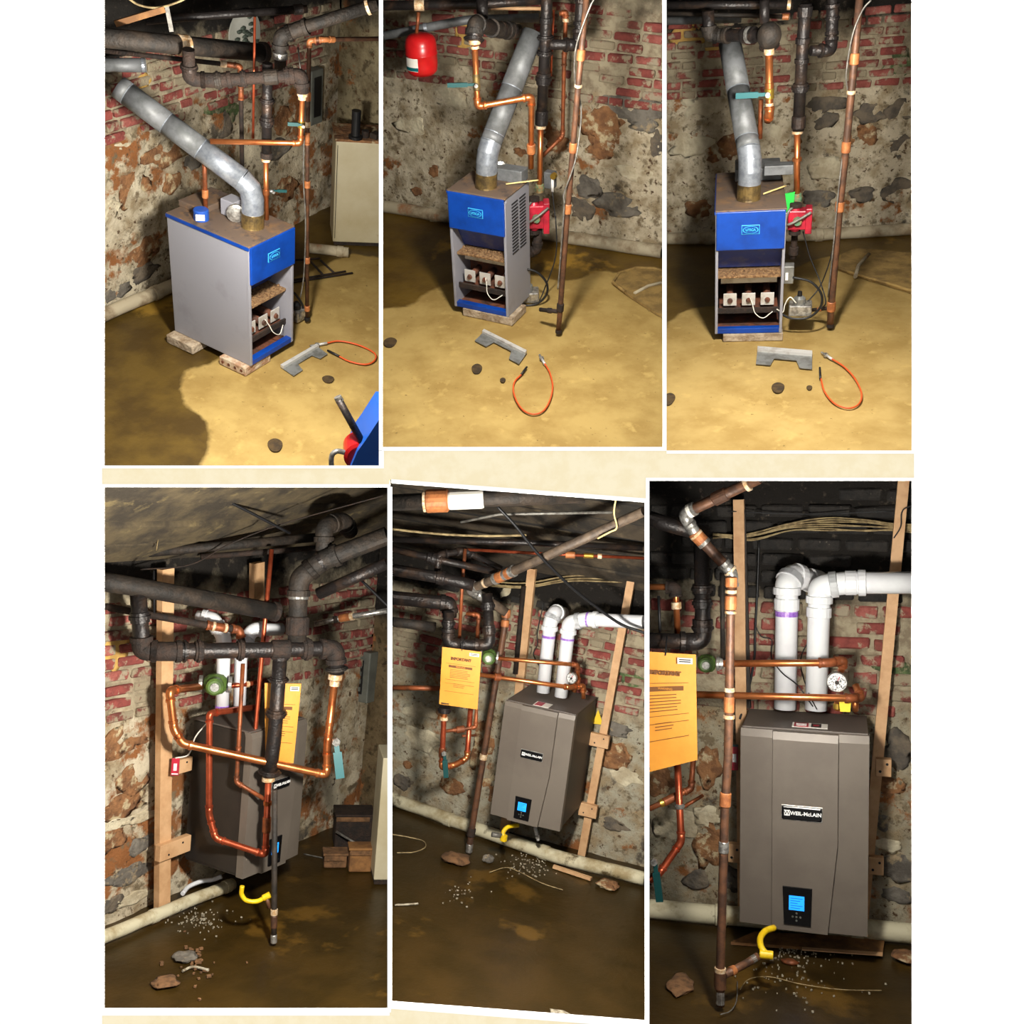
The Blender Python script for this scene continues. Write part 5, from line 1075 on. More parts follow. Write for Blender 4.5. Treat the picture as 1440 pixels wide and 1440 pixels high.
handle(T, B.P('d2', 1140, 75, -.1), B.P('d2', 1165, 300, -.14) - B.P('d2', 1140, 75, -.1), rt, .2, 'teal_plastic', 12)
circulator('green_pump', 'green cast circulator on the copper loop', B.P('d1', 572, 990, .12), rt, B.m(B.P('d1', 572, 990, .12), 15), B.m(B.P('d1', 572, 990, .12), 44), 'green_cast')
run('pump_outlet', 'red copper pipe leaving the green circulator', PIPE, B.pts('d1', (640, 1000, .14), (740, 990, .2), (815, 970, .3)), 7, 'red_copper', fits=[(0, .9, 5, 1.3, 'solder', 'solder_ring')])
run('iron_riser', 'black iron riser hanging below the manifold', PIPE, [B.P('d1', 893, 835, -.1), B.P('d1', 865, 1250, -.08), B.P('d2', 820, 235, -.08)], 20, 'black_iron', fits=[(0, .05, 8, 1.2, 'black_iron', 'flange'), (0, .32, 7, 1.25, 'black_iron', 'flange'), (0, .72, 12, 1.3, 'black_iron', 'union'), (1, .96, 7, 1.4, 'black_iron', 'flange')])
run('copper_return', 'copper return bending left below the black riser', PIPE, [B.P('d2', 815, 240, -.08), B.P('d2', 800, 625, -.08), B.P('d2', 560, 545, -.02), B.P('d2', 528, 430, .0), B.P('d1', 543, 1135, .0), B.P('d1', 770, 1105, .2)], 9, 'red_copper', elbow='red_copper', bend=1.3, es=1.1,
    fits=[(0, .05, 6, 2, 'solder', 'solder_ring'), (0, .35, 6, 1.3, 'copper', 'coupling'), (0, .62, 22, 1.35, 'dull_copper', 'valve_body')])
run('thin_copper', 'thin tan copper pipe with a stepped end', PIPE, [B.P('d1', 708, 890, -.03), B.P('d1', 685, 1330, -.03), B.P('d2', 660, 275, -.03), B.P('d2', 795, 355, -.07)], 6, 'dull_copper', elbow='dull_copper')
run('red_riser', 'thin red copper riser passing the manifold', PIPE, [B.P('d1', 850, 325, .15), B.P('d1', 815, 700, .1), B.P('d1', 760, 1330, .1), B.P('d2', 740, 130, .1)], 6.5, 'red_copper')
envelope('yellow manual envelope seen at a slant behind the black riser', 'd1', [('d1', 815, 985), ('d1', 997, 988), ('d2', 935, 182), ('d2', 800, 165)], .0, text=False)
run('gas_pipe', 'slim dark upright pipe standing before the boiler', PIPE, [B.P('d2', 845, 310, hf('d2', 840, 1045)), B.P('d2', 842, 880, hf('d2', 840, 1045)), B.P('d2', 840, 1045, hf('d2', 840, 1045))], 8, 'dusty_iron', fits=[(1, .12, 9, 1.25, 'solder', 'solder_ring'), (1, .4, 18, 1.15, 'brown_pipe', 'tee'), (1, .9, 12, 1.15, 'silver', 'end_cap')])
hg = hf('d2', 840, 1045)
T = thing('gas_connector', 'yellow flexible gas connector under the boiler', 'hose', B.P('d2', 700, 840, hg)); a = B.pts('d2', (688, 775, hg), (685, 815, hg), (710, 845, hg), (760, 848, hg), (805, 825, hg)); part(T, 'hose', MB().tube(spline(a), B.m(a[0], 6.5) / 2, 12), 'yellow_gas'); part(T, 'end_nut', collar(MB(), a[-1], a[-1] - a[-2], .04, B.m(a[0], 9) / 2), 'yellow_gas'); part(T, 'grey_fitting', MB().tube([a[-1], B.P('d2', 818, 880, hg)], B.m(a[0], 6) / 2, 10), 'brown_pipe')
hw = hf('d2', 420, 880)
wire('drain_hose', 'white plastic tube lying by the wall', 'tube', B.pts('d2', (400, 812, 'f.05'), (430, 778, 'f.06'), (490, 752, 'f.07'), (545, 745, 'f.08'), (590, 728, 'f.1')), 6.5, 'pvc')
p = B.P('d2', 365, 200, 'w.16'); Mx = oriented(p, rt, fw, Vector((0, 0, 1))); a = B.m(p, 11) / 2; b_ = B.m(p, 25) / 2
T = thing('red_tag', 'small red tag with white symbol on a string by the stud', 'tag', p - Vector((0, 0, b_))); part(T, 'tag_card', MB().rbox((-a, -.004, -b_), (a, .004, b_), .003, Mx), 'pump_red'); part(T, 'tag_symbol', MB().box((-a * .4, -.006, -b_ * .4), (a * .4, -.003, b_ * .4), Mx), 'letter_white'); part(T, 'tag_line', MB().box((-a * .8, -.006, -b_ * .85), (a * .8, -.003, -b_ * .72), Mx), 'letter_white')
part(T, 'string', MB().tube(spline([B.P('d2', 365, 158, 'w.16'), B.P('d2', 430, 140, 'w.2'), B.P('d2', 460, 60, 'w.24'), B.P('d1', 520, 1195, 'w.28'), B.P('d1', 545, 1175, 'w.3')]), .004, 6), 'white_wire')
zt = B.z0 + B.h
run('vent_pipe', 'white plastic vent pipe behind the green pump', PIPE, [B.P('d1', 605, 1120, 'y.25'), B.P('d1', 615, 760, 'y.25'), B.P('d1', 560, 670, 'y.32'), B.P('d1', 480, 660, 'y.4')], 19, 'pvc', elbow='pvc', es=1.12, fits=[(0, .05, 5, 1.03, 'purple_primer', 'primer_band')])
run('vent_pipe', 'white plastic vent pipe beside the copper risers', PIPE, [B.P('d1', 690, 1120, 'y.2'), B.P('d1', 700, 800, 'y.2'), B.P('d1', 760, 720, 'y.16'), B.P('d1', 900, 720, 'y.1')], 18, 'pvc', elbow='pvc', es=1.12)
p = B.P('d1', 1280, 950, XR * fw.x * .9); Mx = oriented(p, Vector((0, 1, 0)), Vector((1, 0, 0)), Vector((0, 0, 1)))
p = B.P('d1', 1290, 950, 'x%g' % (XR - .06)); T = thing('fuse_box', 'grey fuse box with black breaker strip on the side wall', 'box', p - Vector((0, 0, .17)))
part(T, 'box_body', MB().rbox((p.x - .03, p.y - .09, p.z - .18), (p.x + .07, p.y + .09, p.z + .18), .008), 'panel_grey'); part(T, 'breaker_strip', MB().box((p.x - .036, p.y - .04, p.z - .12), (p.x - .028, p.y + .04, p.z + .12)), 'rubber_black')
for i in range(4): part(T, 'breaker', MB().box((p.x - .042, p.y - .03, p.z - .1 + i * .055), (p.x - .034, p.y + .03, p.z - .07 + i * .055)), 'panel_grey')
p = B.P('d1', 1000, 985, 'x%g' % (XR - .05)); single('backing_board', lab('brown plywood backing board on the side wall'), 'board', MB().rbox((p.x - .01, p.y - .2, p.z - .16), (p.x + .06, p.y + .2, p.z + .16), .004), 'board_wood', here=False)
run('pale_overhead', 'pale overhead pipe with copper coupling at the right', PIPE, B.pts('d1', (1060, 695, .9), (1190, 665, .9), (1440, 625, .7)), 7.5, 'silver', fits=[(0, .8, 6, 1.3, 'rusty_iron', 'coupling'), (1, .12, 20, 1.5, 'orange_fitting', 'coupling'), (1, .25, 5, 1.6, 'solder', 'solder_ring')])
wire('ceiling_cable', 'dark cable along the sloping planks', 'cable', B.pts('d1', (480, 10, -.25), (700, 120, -.1), (940, 245, .1)), 4.5, 'rubber_black')
wire('thin_cable', 'thin pale cable drooping from the planks', 'cable', B.pts('d1', (280, 330, -.1), (300, 250, -.15), (380, 150, -.2), (450, 60, -.25)), 1.6, 'cream_wire')
wire('long_thin_cable', 'thin brown cable below the rusty pipe', 'cable', B.pts('d1', (200, 425, -.05), (450, 400, .05), (640, 300, .1), (900, 200, .1), (1400, 60, -.1)), 2, 'rusty_iron')
wire('right_cable', 'thick dark cable at the upper right', 'cable', B.pts('d1', (1290, 475, .2), (1440, 620, .1)), 4, 'rubber_black')
# floor rubbish on the right
a = B.P('d2', 1395, 800, 'f0'); q = B.P('d2', 1385, 180, a.dot(fw)); Mx = oriented(B.P('d2', 1320, 770, 'f0'), rt, fw, Vector((0, 0, 1))); wd = B.m(a, 23)
T = thing('cabinet', 'pale edge of a tall cabinet beside the floor rubbish', 'cabinet', a); part(T, 'cabinet_body', MB().rbox((0, 0, .03), (wd, .3, q.z), .006, Mx), 'cream_enamel'); part(T, 'plinth', MB().box((.005, .01, 0), (wd, .28, .03), Mx), 'rusty_iron')
for i, (x0, y0, x1, y1, hh, m_, l_) in enumerate([(1130, 600, 1310, 600, .22, 'rusty_iron', 'dark rusty crate by the side wall'), (1080, 690, 1190, 690, .08, 'debris_brown', 'low brown carton on the wet floor'), (1200, 710, 1310, 710, .14, 'old_wood', 'old wooden box by the cabinet')]):
    p = B.P('d2', x0, y0, 'f0'); wd = B.m(p, (x1 - x0) * .29); Mx = oriented(p, rt, fw, Vector((0, 0, 1))); T = thing('carton', l_, 'box', p)
    part(T, 'box_body', MB().rbox((0, 0, 0), (wd, wd * .8, hh), .01, Mx), m_); part(T, 'box_lid', MB().rbox((-.008, -.008, hh), (wd + .008, wd * .82, hh + .015), .004, Mx), m_); part(T, 'lid_edge', MB().rbox((0, -.012, hh - .03), (wd * .9, -.004, hh), .003, Mx), 'debris_brown')
T = thing('bent_rod', 'pale bent rod leaning on the rusty crate', 'rod', B.P('d2', 1310, 615, 'f.02')); part(T, 'rod', MB().tube([B.P('d2', 1140, 512, hf('d2', 1240, 600)), B.P('d2', 1310, 612, hf('d2', 1310, 625))], .008, 8), 'conduit_grey')
wire('floor_rod', 'thin pale rod lying on the wet floor', 'rod', B.pts('d2', (985, 620, 'f.01'), (1080, 640, 'f.01')), 2, 'conduit_grey')
debris('white plaster crumbs scattered near the stud', 'd2', (330, 860, 640, 1020), 110, .002, .005); debris('brown rubble bits on the wet floor', 'd2', (300, 1000, 620, 1300), 40, .004, .012, 'debris_brown')
for i, (x, y, l_) in enumerate([(410, 1125, 'grey stone on the wet floor'), (315, 1250, 'brown clod on the wet floor')]):
    p = B.P('d2', x, y, 'f0'); single('rubble_stone', l_, 'stone', MB().blob(p + Vector((0, 0, .012)), (.06, .06, .012), i + 4, .4, 3), 'stone_grey' if i == 0 else 'debris_brown')
wire('white_stick', 'short white stick on the wet floor', 'stick', B.pts('d2', (400, 1185, 'f.01'), (450, 1165, 'f.01'), (525, 1180, 'f.01')), 4, 'debris_pale')

# ================================================================ bay 5: tilted bay
B = BAYS[5]; XR = 9; rt, fw = B.rt, B.fw
fl, wl = shell(floor_mat('floor_wet_e', (110, 84, 36), (90, 68, 30), (50, 37, 13), (60, 44, 18), .35),
               wall_mat('parged_wall_e', wz('e1', 700, 1180), wz('e1', 1100, 790), pale=(176, 170, 150), rust_amt=.6, dark_amt=.63), ceil_edge=1, ceil=3.2)
bricks(wl, wz('e1', 700, 1150), wz('e1', 700, 640), wz('e1', 1100, 800), cover=.2, smear=.4)
stones(wl, [('e2', 960, 200, 120, 60, 'g'), ('e2', 960, 315, 110, 100, 'r'), ('e2', 1050, 485, 30, 30, 'r'), ('e2', 60, 420, 80, 60, 'd'), ('e2', 275, 440, 100, 70, 'r'), ('e2', 400, 260, 80, 190, 'r'), ('e2', 430, 450, 90, 100, 'r'), ('e2', 950, 600, 120, 50, 'd'), ('e2', 80, 350, 40, 30, 'r'), ('e2', 140, 240, 160, 90, 'p'), ('e2', 120, 120, 130, 70, 'p'), ('e2', 1000, 400, 120, 70, 'p'), ('e1', 660, 650, 110, 140, 'p'), ('e1', 1330, 1110, 130, 90, 'v')])
plank_ceiling(wz('e1', 800, 560), math.radians(40), 'ceiling_dark', n=12, wid=.2)
wall_boiler('wall-hung boiler leaning with its bay, black right side showing')
floor_pipe('drain_pipe', 'pale drain pipe along the wall foot', [B.P('e2', -10, 480, 'f.05'), B.P('e2', 330, 600, 'f.05'), B.P('e2', 700, 730, 'f.05'), B.P('e2', 1095, 830, 'f.05')], 17, 'sewer_pale')
S1 = studs('long timber stud left of the plastic vents', ('e1', 'e2'), (792, 505), (487, 692), 12, 'w.06'); S2 = studs('long timber stud right of the black casing', ('e1', 'e2'), (1352, 470), (808, 792), 11, 'w.06')
block('upper timber block on the right stud', 'e2', (895, 243), 80, 55, 'w.1'); block('lower timber block on the right stud', 'e2', (847, 537), 75, 55, 'w.1')
run('dark_upright', 'dark upright pipe beside the left stud', PIPE, B.pts('e1', (745, 600, 'w.1'), (700, 1080, 'w.1')), 7, 'rusty_iron')
# overhead
run('heating_main', 'dark main with orange coupling and white wrapping', PIPE, B.pts('e1', (-10, 145, -.7), (1080, 100, -.7)), 24, 'dusty_iron', fits=[(0, .17, 4, 1.3, 'solder', 'white_ring'), (0, .235, 32, 1.4, 'orange_fitting', 'coupling'), (0, .385, 50, 1.15, 'paper_white', 'wrapping')])
run('slanting_main', 'long slanting grey pipe with orange coupling and bends', PIPE, [B.P('e1', 1420, 185, -.9), B.P('e1', 640, 540, -.2), B.P('e1', 450, 618, -.05), B.P('e1', 520, 660, -.02), B.P('e1', 650, 745, .0)], 13, 'worn_pipe', elbow='silver', bend=1.0, es=1.12, fits=[(0, .97, 7, 1.2, 'orange_fitting', 'coupling'), (1, .12, 12, 1.2, 'orange_fitting', 'coupling'), (1, .55, 4, 1.05, 'solder', 'solder_ring')])
hg = hf('e2', 345, 715); 
run('gas_pipe', 'leaning brown gas pipe from overhead bend to floor', PIPE, [B.P('e1', 650, 740, hg), B.P('e1', 640, 830, hg), B.P('e1', 555, 1350, hg), B.P('e2', 352, 640, hg), B.P('e2', 343, 716, hg)], 9, 'brown_pipe', elbow=None, fits=[(0, .1, 12, 1.4, 'orange_fitting', 'coupling'), (0, .7, 10, 1.3, 'orange_fitting', 'coupling'), (1, .5, 10, 1.3, 'dull_copper', 'coupling'), (2, .3, 8, 1.3, 'solder', 'coupling'), (2, .98, 12, 1.3, 'rusty_iron', 'tee'), (3, .75, 12, 1.1, 'silver', 'end_cap')])
run('flex_conduit', 'ribbed grey conduit under the overhead main', 'conduit', B.pts('e1', (400, 250, -.4), (610, 207, -.45), (1245, 196, -.6)), 4, 'conduit_grey')
wire('black_cable', 'thick black cable sagging across the bay', 'cable', B.pts('e1', (600, 165, -.65), (700, 270, -.6), (820, 420, -.5), (1000, 600, -.35), (1150, 720, -.25), (1280, 810, -.2), (1420, 860, -.2)), 4.5, 'rubber_black')
wire('knotted_twine', 'pale knotted twine around the slanting pipe', 'twine', B.pts('e1', (1250, 120, -.85), (1240, 200, -.82), (1255, 280, -.82), (1215, 305, -.8), (1150, 340, -.75)), 2.6, 'twine')
wire('rope', 'pale rope sagging under the planks', 'rope', B.pts('e1', (0, 285, -.2), (250, 312, -.2), (500, 325, -.2), (760, 322, -.2)), 3.5, 'cream_wire')
for i, (y0, y1, y2) in enumerate([(575, 545, 555), (592, 560, 575), (600, 572, 590)]): wire('house_cable', 'cream cable in the bundle along the wall top', 'cable', B.pts('e1', (560, y0, 'w.05'), (760, y0 + 8, 'w.05'), (1000, y1, 'w.05'), (1280, y2 - 12, 'w.05'), (1420, y2 - 20, 'w.05')), 2.4, 'cream_wire', group='cream cables along the wall top of the tilted bay')
run('wall_top_pipe', 'dark pipe running along under the planks', PIPE, B.pts('e1', (-10, 345, -.05), (700, 360, -.05), (1420, 392, -.05)), 9, 'black_iron')
run('copper_feed', 'thin copper feed with brass tee under the planks', PIPE, B.pts('e1', (430, 400, .0), (900, 425, .0), (1420, 448, .0)), 4.5, 'red_copper', fits=[(1, .2, 14, 2.2, 'orange_fitting', 'tee'), (1, .4, 14, 1.7, 'brass', 'valve_body'), (1, .52, 6, 1.7, 'solder', 'solder_ring')])
run('left_main', 'thick black main at the left', PIPE, B.pts('e1', (-10, 505, -.2), (320, 560, -.2), (470, 598, -.2)), 17, 'black_iron', fits=[(0, .9, 12, 1.15, 'black_iron', 'coupling')])
run('left_branch', 'black branch pipe over the thick main', PIPE, B.pts('e1', (20, 395, -.1), (270, 455, -.1), (600, 525, -.05)), 10, 'black_iron', fits=[(0, .95, 22, 1.5, 'black_iron', 'union')])
run('crooked_branch', 'dark crooked branch under the planks', PIPE, B.pts('e1', (270, 540, -.12), (280, 430, -.1), (420, 405, .0), (620, 505, .1)), 9, 'black_iron', elbow='black_iron', bend=1.1)
run('lagged_return', 'dusty lagged pipe at the left with turned end', PIPE, B.pts('e1', (-10, 660, -.1), (340, 695, -.05), (340, 770, -.05)), 20, 'black_iron', elbow='black_iron', bend=1.0, es=1.05)
run('grey_stub', 'dull iron stub low at the left', PIPE, B.pts('e1', (-10, 790, .0), (260, 825, .1)), 14, 'dusty_iron')
run('iron_riser', 'black iron riser above the yellow envelope', PIPE, B.pts('e1', (335, 740, -.2), (330, 915, -.2), (560, 925, -.15), (545, 640, -.1)), 15, 'black_iron', elbow='black_iron', bend=1.0, es=1.12, fits=[(0, .35, 10, 1.15, 'black_iron', 'flange'), (0, .75, 8, 1.15, 'black_iron', 'flange'), (2, .3, 14, 1.15, 'black_iron', 'union'), (2, .75, 12, 1.2, 'black_iron', 'union')])
run('copper_riser', 'thin copper riser left of the black riser', PIPE, B.pts('e1', (425, 395, -.05), (408, 600, -.05), (393, 890, -.05)), 5, 'dull_copper')
run('copper_tail', 'short copper tail with ball elbow behind the risers', PIPE, B.pts('e1', (430, 750, .1), (500, 758, .1), (490, 890, .1)), 5.5, 'dull_copper', elbow='dull_copper')
run('red_lateral', 'red-brown pipe entering from the left', PIPE, B.pts('e1', (-10, 1155, .1), (300, 1160, .1)), 7, 'dull_copper')
envelope('yellow manual envelope hanging flat before the wall', 'e1', [('e1', 300, 932), ('e1', 515, 960), ('e1', 492, 1275), ('e1', 283, 1245)], -.3)
circulator('green_pump', 'green circulator behind the yellow envelope', B.P('e1', 556, 985, -.12), rt, B.m(B.P('e1', 556, 985, -.12), 11), B.m(B.P('e1', 556, 985, -.12), 26), 'green_cast')
run('upper_copper', 'upper bright copper pipe above the boiler', PIPE, B.pts('e1', (600, 995, -.1), (1040, 1032, .1), (1042, 1130, .15), (1020, 1180, .15)), 5.5, 'copper', elbow='dull_copper', es=1.35)
run('lower_copper', 'lower bright copper pipe above the boiler', PIPE, B.pts('e1', (505, 1085, -.15), (1000, 1155, .05), (1072, 1145, .1), (1072, 1215, .1)), 6, 'copper', elbow='copper', es=1.3, fits=[(0, .19, 9, 1.7, 'dull_copper', 'tee')])
valve_gauge('round pressure gauge by the copper pipes', 'e1', (1013, 1100), 30, .06)
run('vent_pipe', 'white plastic vent with turned-back top and purple band', PIPE, [B.P('e1', 850, 1180, 'y.3'), B.P('e1', 890, 800, 'y.3'), B.P('e1', 915, 745, 'y.33'), B.P('e1', 960, 750, 'y.5')], 19, 'pvc', elbow='pvc', bend=1.4, es=1.1, fits=[(0, .8, 4, 1.03, 'purple_primer', 'primer_band')])
run('vent_pipe', 'white plastic vent bending right across the right stud', PIPE, [B.P('e1', 948, 1205, 'y.25'), B.P('e1', 995, 800, 'y.25'), B.P('e1', 1090, 782, 'y.25'), B.P('e1', 1425, 798, 'y.2')], 19, 'pvc', elbow='pvc', bend=1.6, es=1.1, fits=[(0, .78, 3, 1.06, 'purple_primer', 'primer_band'), (2, .03, 3, 1.12, 'purple_primer', 'primer_band')])
wire('sensor_wire', 'thin black wire on the wall beside the vents', 'wire', B.pts('e1', (855, 690, 'w.03'), (820, 850, 'w.03'), (820, 920, 'w.03'), (800, 980, 'w.03'), (860, 1080, 'w.1'), (890, 1120, 'w.2')), 1.6, 'rubber_black')
T = thing('warning_label', 'red and white warning label on the boiler top', 'label', (B.w * .5, .02, B.z0 + B.h)); z_ = B.z0 + B.h + .007
part(T, 'label_card', MB().box((B.w * .38, .03, z_), (B.w * .6, .14, z_ + .003)), 'paper_white'); part(T, 'label_print', MB().box((B.w * .4, .035, z_ + .003), (B.w * .5, .13, z_ + .005)), 'pump_red')
p = B.P('e2', 884, 147, .5); single('yellow_tag', lab('small yellow triangular tag on the casing'), 'tag', MB().prism([p + rt * x + Vector((0, 0, z)) for x, z in ((-.03, -.05), (.05, -.045), (.0, .06))], -fw * .004), 'yellow_tag', here=False)
# pipework under the envelope
T = run('return_set', 'copper pipe with brass neck below the envelope', PIPE, [B.P('e1', 312, 1275, -.2), B.P('e2', 238, 140, -.2), B.P('e2', 228, 360, -.2), B.P('e2', 290, 345, -.15), B.P('e2', 335, 318, -.1), B.P('e2', 350, 110, -.1)], 7.5, 'red_copper', elbow='copper', bend=1.1, es=1.15, fits=[(0, .1, 8, 2.2, 'black_iron', 'flange'), (1, .05, 5, 1.6, 'solder', 'solder_ring'), (1, .7, 14, 1.35, 'dull_copper', 'valve_body')])
handle(T, B.P('e2', 240, 295, -.24), B.P('e2', 246, 380, -.24) - B.P('e2', 240, 295, -.24), rt, .17, 'dark_teal', 7)
run('cross_link', 'dull copper cross link with valve below the envelope', PIPE, B.pts('e2', (240, 205, -.18), (300, 198, -.16), (372, 188, -.12), (375, 110, -.12)), 5, 'dull_copper', elbow='dull_copper', fits=[(1, .1, 12, 2, 'dull_copper', 'valve_body')])
run('small_link', 'thin copper stub near the cross link', PIPE, B.pts('e2', (315, 225, -.1), (372, 222, -.05)), 3.5, 'dull_copper')
T = thing('gas_connector', 'yellow flexible gas connector under the boiler', 'hose', B.P('e2', 485, 655, 0)); a = B.pts('e2', (552, 602, .1), (510, 608, .05), (488, 630, .02), (490, 655, 0)); part(T, 'hose', MB().tube(spline(a), B.m(a[0], 6) / 2, 12), 'yellow_gas'); part(T, 'end_nut', collar(MB(), a[-1], Vector((0, 0, 1)), .04, B.m(a[0], 10) / 2), 'yellow_gas'); part(T, 'grey_valve', MB().tube(B.pts('e2', (480, 645, 0), (440, 640, -.02)), B.m(a[0], 7) / 2, 10), 'conduit_grey')
run('condensate_drain', 'white condensate drain under the boiler', 'drain', B.pts('e2', (622, 610, .1), (636, 665, .1)), 5, 'white_plastic', fits=[(0, .7, 5, 1.3, 'conduit_grey', 'nut')])
# floor
for i, (zn, x, y, r_, l_, m_) in enumerate([('e2', 285, 750, (.1, .09, .025), 'brown clod beside the gas pipe foot', 'debris_brown'), ('e2', 928, 858, (.08, .08, .018), 'flat round stone by the right stud', 'stone_rust'), ('e2', 422, 755, (.04, .04, .03), 'small grey stone on the wet floor', 'stone_grey')]):
    p = B.P(zn, x, y, 'f0'); single('rubble_stone', l_, 'stone', MB().blob(p + Vector((0, 0, r_[2] * .7)), r_, i + 7, .35, 3), m_)
wire('wire_loop', 'thin pale wire loop on the wet floor', 'wire', B.pts('e2', (20, 640, 'f.01'), (90, 652, 'f.01'), (150, 668, 'f.01'), (158, 695, 'f.01'), (110, 715, 'f.01'), (40, 718, 'f.01')), 1.8, 'cream_wire')
wire('thin_floor_wire', 'thin brown wire across the wet floor', 'wire', B.pts('e2', (430, 800, 'f.01'), (500, 780, 'f.01'), (560, 800, 'f.01'), (650, 845, 'f.01'), (740, 875, 'f.01')), 1.5, 'cream_wire')
wire('white_stick', 'white stick lying on the wet floor', 'stick', B.pts('e2', (30, 938, 'f.01'), (80, 936, 'f.01'), (128, 932, 'f.01')), 3, 'debris_pale')
single('floor_lath', lab('pale wooden lath at the foot of the right stud'), 'lath', beam(MB(), B.P('e2', 700, 775, 'f.01'), B.P('e2', 860, 828, 'f.01'), .02, .03, (0, 0, 1)), 'stud_wood', here=False)
single('paper_scrap', lab('cream paper scrap near the bottom edge'), 'paper', MB().prism([B.P('e2', x, y, 'f.003') for x, y in ((685, 1378), (740, 1385), (770, 1400), (690, 1395))], (0, 0, .004)), 'debris_pale', here=False)
debris('white plaster crumbs scattered under the boiler', 'e2', (470, 690, 720, 830), 110, .002, .006); debris('pale crumbs scattered on the wet floor', 'e2', (200, 820, 420, 960), 30, .002, .006)

# ================================================================ bay 6: large frontal boiler with gauge
B = BAYS[6]; rt, fw = B.rt, B.fw
fl, wl = shell(floor_mat('floor_wet_f', (110, 84, 36), (90, 68, 30), (46, 34, 14), (60, 44, 18), .35),
               wall_mat('parged_wall_f', wz('f1', 700, 1180), wz('f1', 700, 630), pale=(168, 160, 138), rust_amt=.56, dark_amt=.6, scl=1.5), ceil=2.3, xr=(-1.6, 2.2))
bricks(wl, wz('f1', 700, 1190), 2.2, wz('f1', 700, 640), cover=.1, smear=.3)
stones(wl, [('f2', 960, 95, 100, 140, 'd'), ('f2', 940, 235, 100, 90, 'r'), ('f2', 930, 370, 90, 80, 'g'), ('f2', 960, 540, 120, 100, 'g'), ('f2', 240, 150, 90, 140, 'r'), ('f2', 250, 460, 110, 150, 'r'), ('f2', 200, 590, 90, 70, 'd'), ('f2', 60, 220, 90, 100, 'r'), ('f2', 330, 590, 70, 80, 'g'), ('f2', 110, 380, 160, 110, 'p'), ('f2', 240, 350, 90, 70, 'p'), ('f2', 930, 460, 90, 50, 'p'), ('f2', 960, 650, 100, 60, 'g'), ('f1', 1330, 1010, 100, 90, 'v'), ('f1', 1240, 990, 90, 60, 'v')])
wall_boiler('large wall-hung boiler seen from the front with lit blue display', tsize=1)
floor_pipe('drain_pipe', 'pale plastered drain pipe along the wall foot', [B.P('f2', -10, 690, 'f.045'), B.P('f2', 370, 725, 'f.045'), B.P('f2', 860, 770, 'f.045'), B.P('f2', 1040, 790, 'f.045')], 26, 'sewer_pale')
studs('long timber stud behind the brown gas pipe', ('f1', 'f2'), (495, 120), (380, 812), 15, 'w.05'); studs('long timber stud right of the large boiler', ('f1', 'f2'), (1352, 0), (820, 838), 15, 'w.05')
single('wall_batten', lab('grey weathered batten beside the left stud'), 'batten', beam(MB(), B.P('f1', 540, 1200, 'w.03'), B.P('f1', 512, 170, 'w.03'), .03, .03, (1, 0, 0)), 'dusty_iron', here=False)
block('upper timber block on the right stud', 'f2', (908, 157), 56, 66, 'w.08'); block('lower timber block on the right stud', 'f2', (880, 528), 54, 66, 'w.08'); block('timber block left of the boiler', 'f2', (345, 480), 46, 70, 'w.1')
run('overhead_pipe', 'thick tan pipe at the top with white rings', PIPE, B.pts('f1', (600, 10, -.35), (205, 195, -.25), (270, 300, -.22), (460, 500, -.2), (455, 620, -.2)), 15.5, 'brown_pipe', elbow='silver', bend=1.0, es=1.12,
    fits=[(0, .15, 6, 1.35, 'solder', 'white_ring'), (0, .5, 22, 1.25, 'brown_pipe', 'coupling'), (0, .9, 6, 1.3, 'paper_white', 'white_ring'), (2, .08, 20, 1.25, 'orange_fitting', 'coupling'), (2, .02, 4, 1.3, 'solder', 'white_ring'), (2, .95, 4, 1.3, 'solder', 'white_ring')])
hg = hf('f2', 290, 1060)
run('gas_pipe', 'long brown upright gas pipe reaching the floor', PIPE, [B.P('f1', 455, 520, hg), B.P('f1', 450, 800, hg), B.P('f1', 440, 1440, hg), B.P('f2', 308, 300, hg), B.P('f2', 290, 940, hg), B.P('f2', 290, 1060, hg)], 12.5, 'brown_pipe',
    fits=[(0, .1, 14, 1.35, 'orange_fitting', 'coupling'), (0, .28, 5, 1.3, 'solder', 'white_ring'), (0, .48, 20, 1.35, 'orange_fitting', 'coupling'), (0, .66, 4, 1.3, 'solder', 'white_ring'), (1, .48, 6, 1.2, 'solder', 'white_ring'), (1, .6, 22, 1.2, 'orange_fitting', 'coupling'), (1, .7, 5, 1.3, 'solder', 'white_ring'), (2, .9, 20, 1.3, 'orange_fitting', 'coupling'), (3, .25, 16, 1.15, 'silver', 'label_sleeve'), (3, .98, 8, 1.3, 'solder', 'white_ring'), (4, .2, 26, 1.35, 'brown_pipe', 'tee'), (4, .75, 20, 1.0, 'silver', 'nipple')])
run('gas_branch', 'brown branch pipe rising from the gas tee', PIPE, B.pts('f2', (305, 945, hg), (395, 898, hg + .1), (435, 872, hg + .12)), 11, 'brown_pipe', fits=[(0, .35, 8, 1.2, 'orange_fitting', 'coupling'), (1, .5, 10, 1.0, 'conduit_grey', 'grey_valve')])
h2 = hg + .13
T = thing('gas_connector', 'yellow flexible gas connector under the boiler', 'hose', B.P('f2', 460, 880, h2)); a = B.pts('f2', (465, 868, h2), (445, 838, h2 + .02), (442, 805, h2 + .06), (462, 778, h2 + .1), (495, 766, h2 + .14)); part(T, 'hose', MB().tube(spline(a), B.m(a[0], 9) / 2, 14), 'yellow_gas'); part(T, 'end_nut', collar(MB(), a[0], rt, .05, B.m(a[0], 12) / 2), 'yellow_gas')
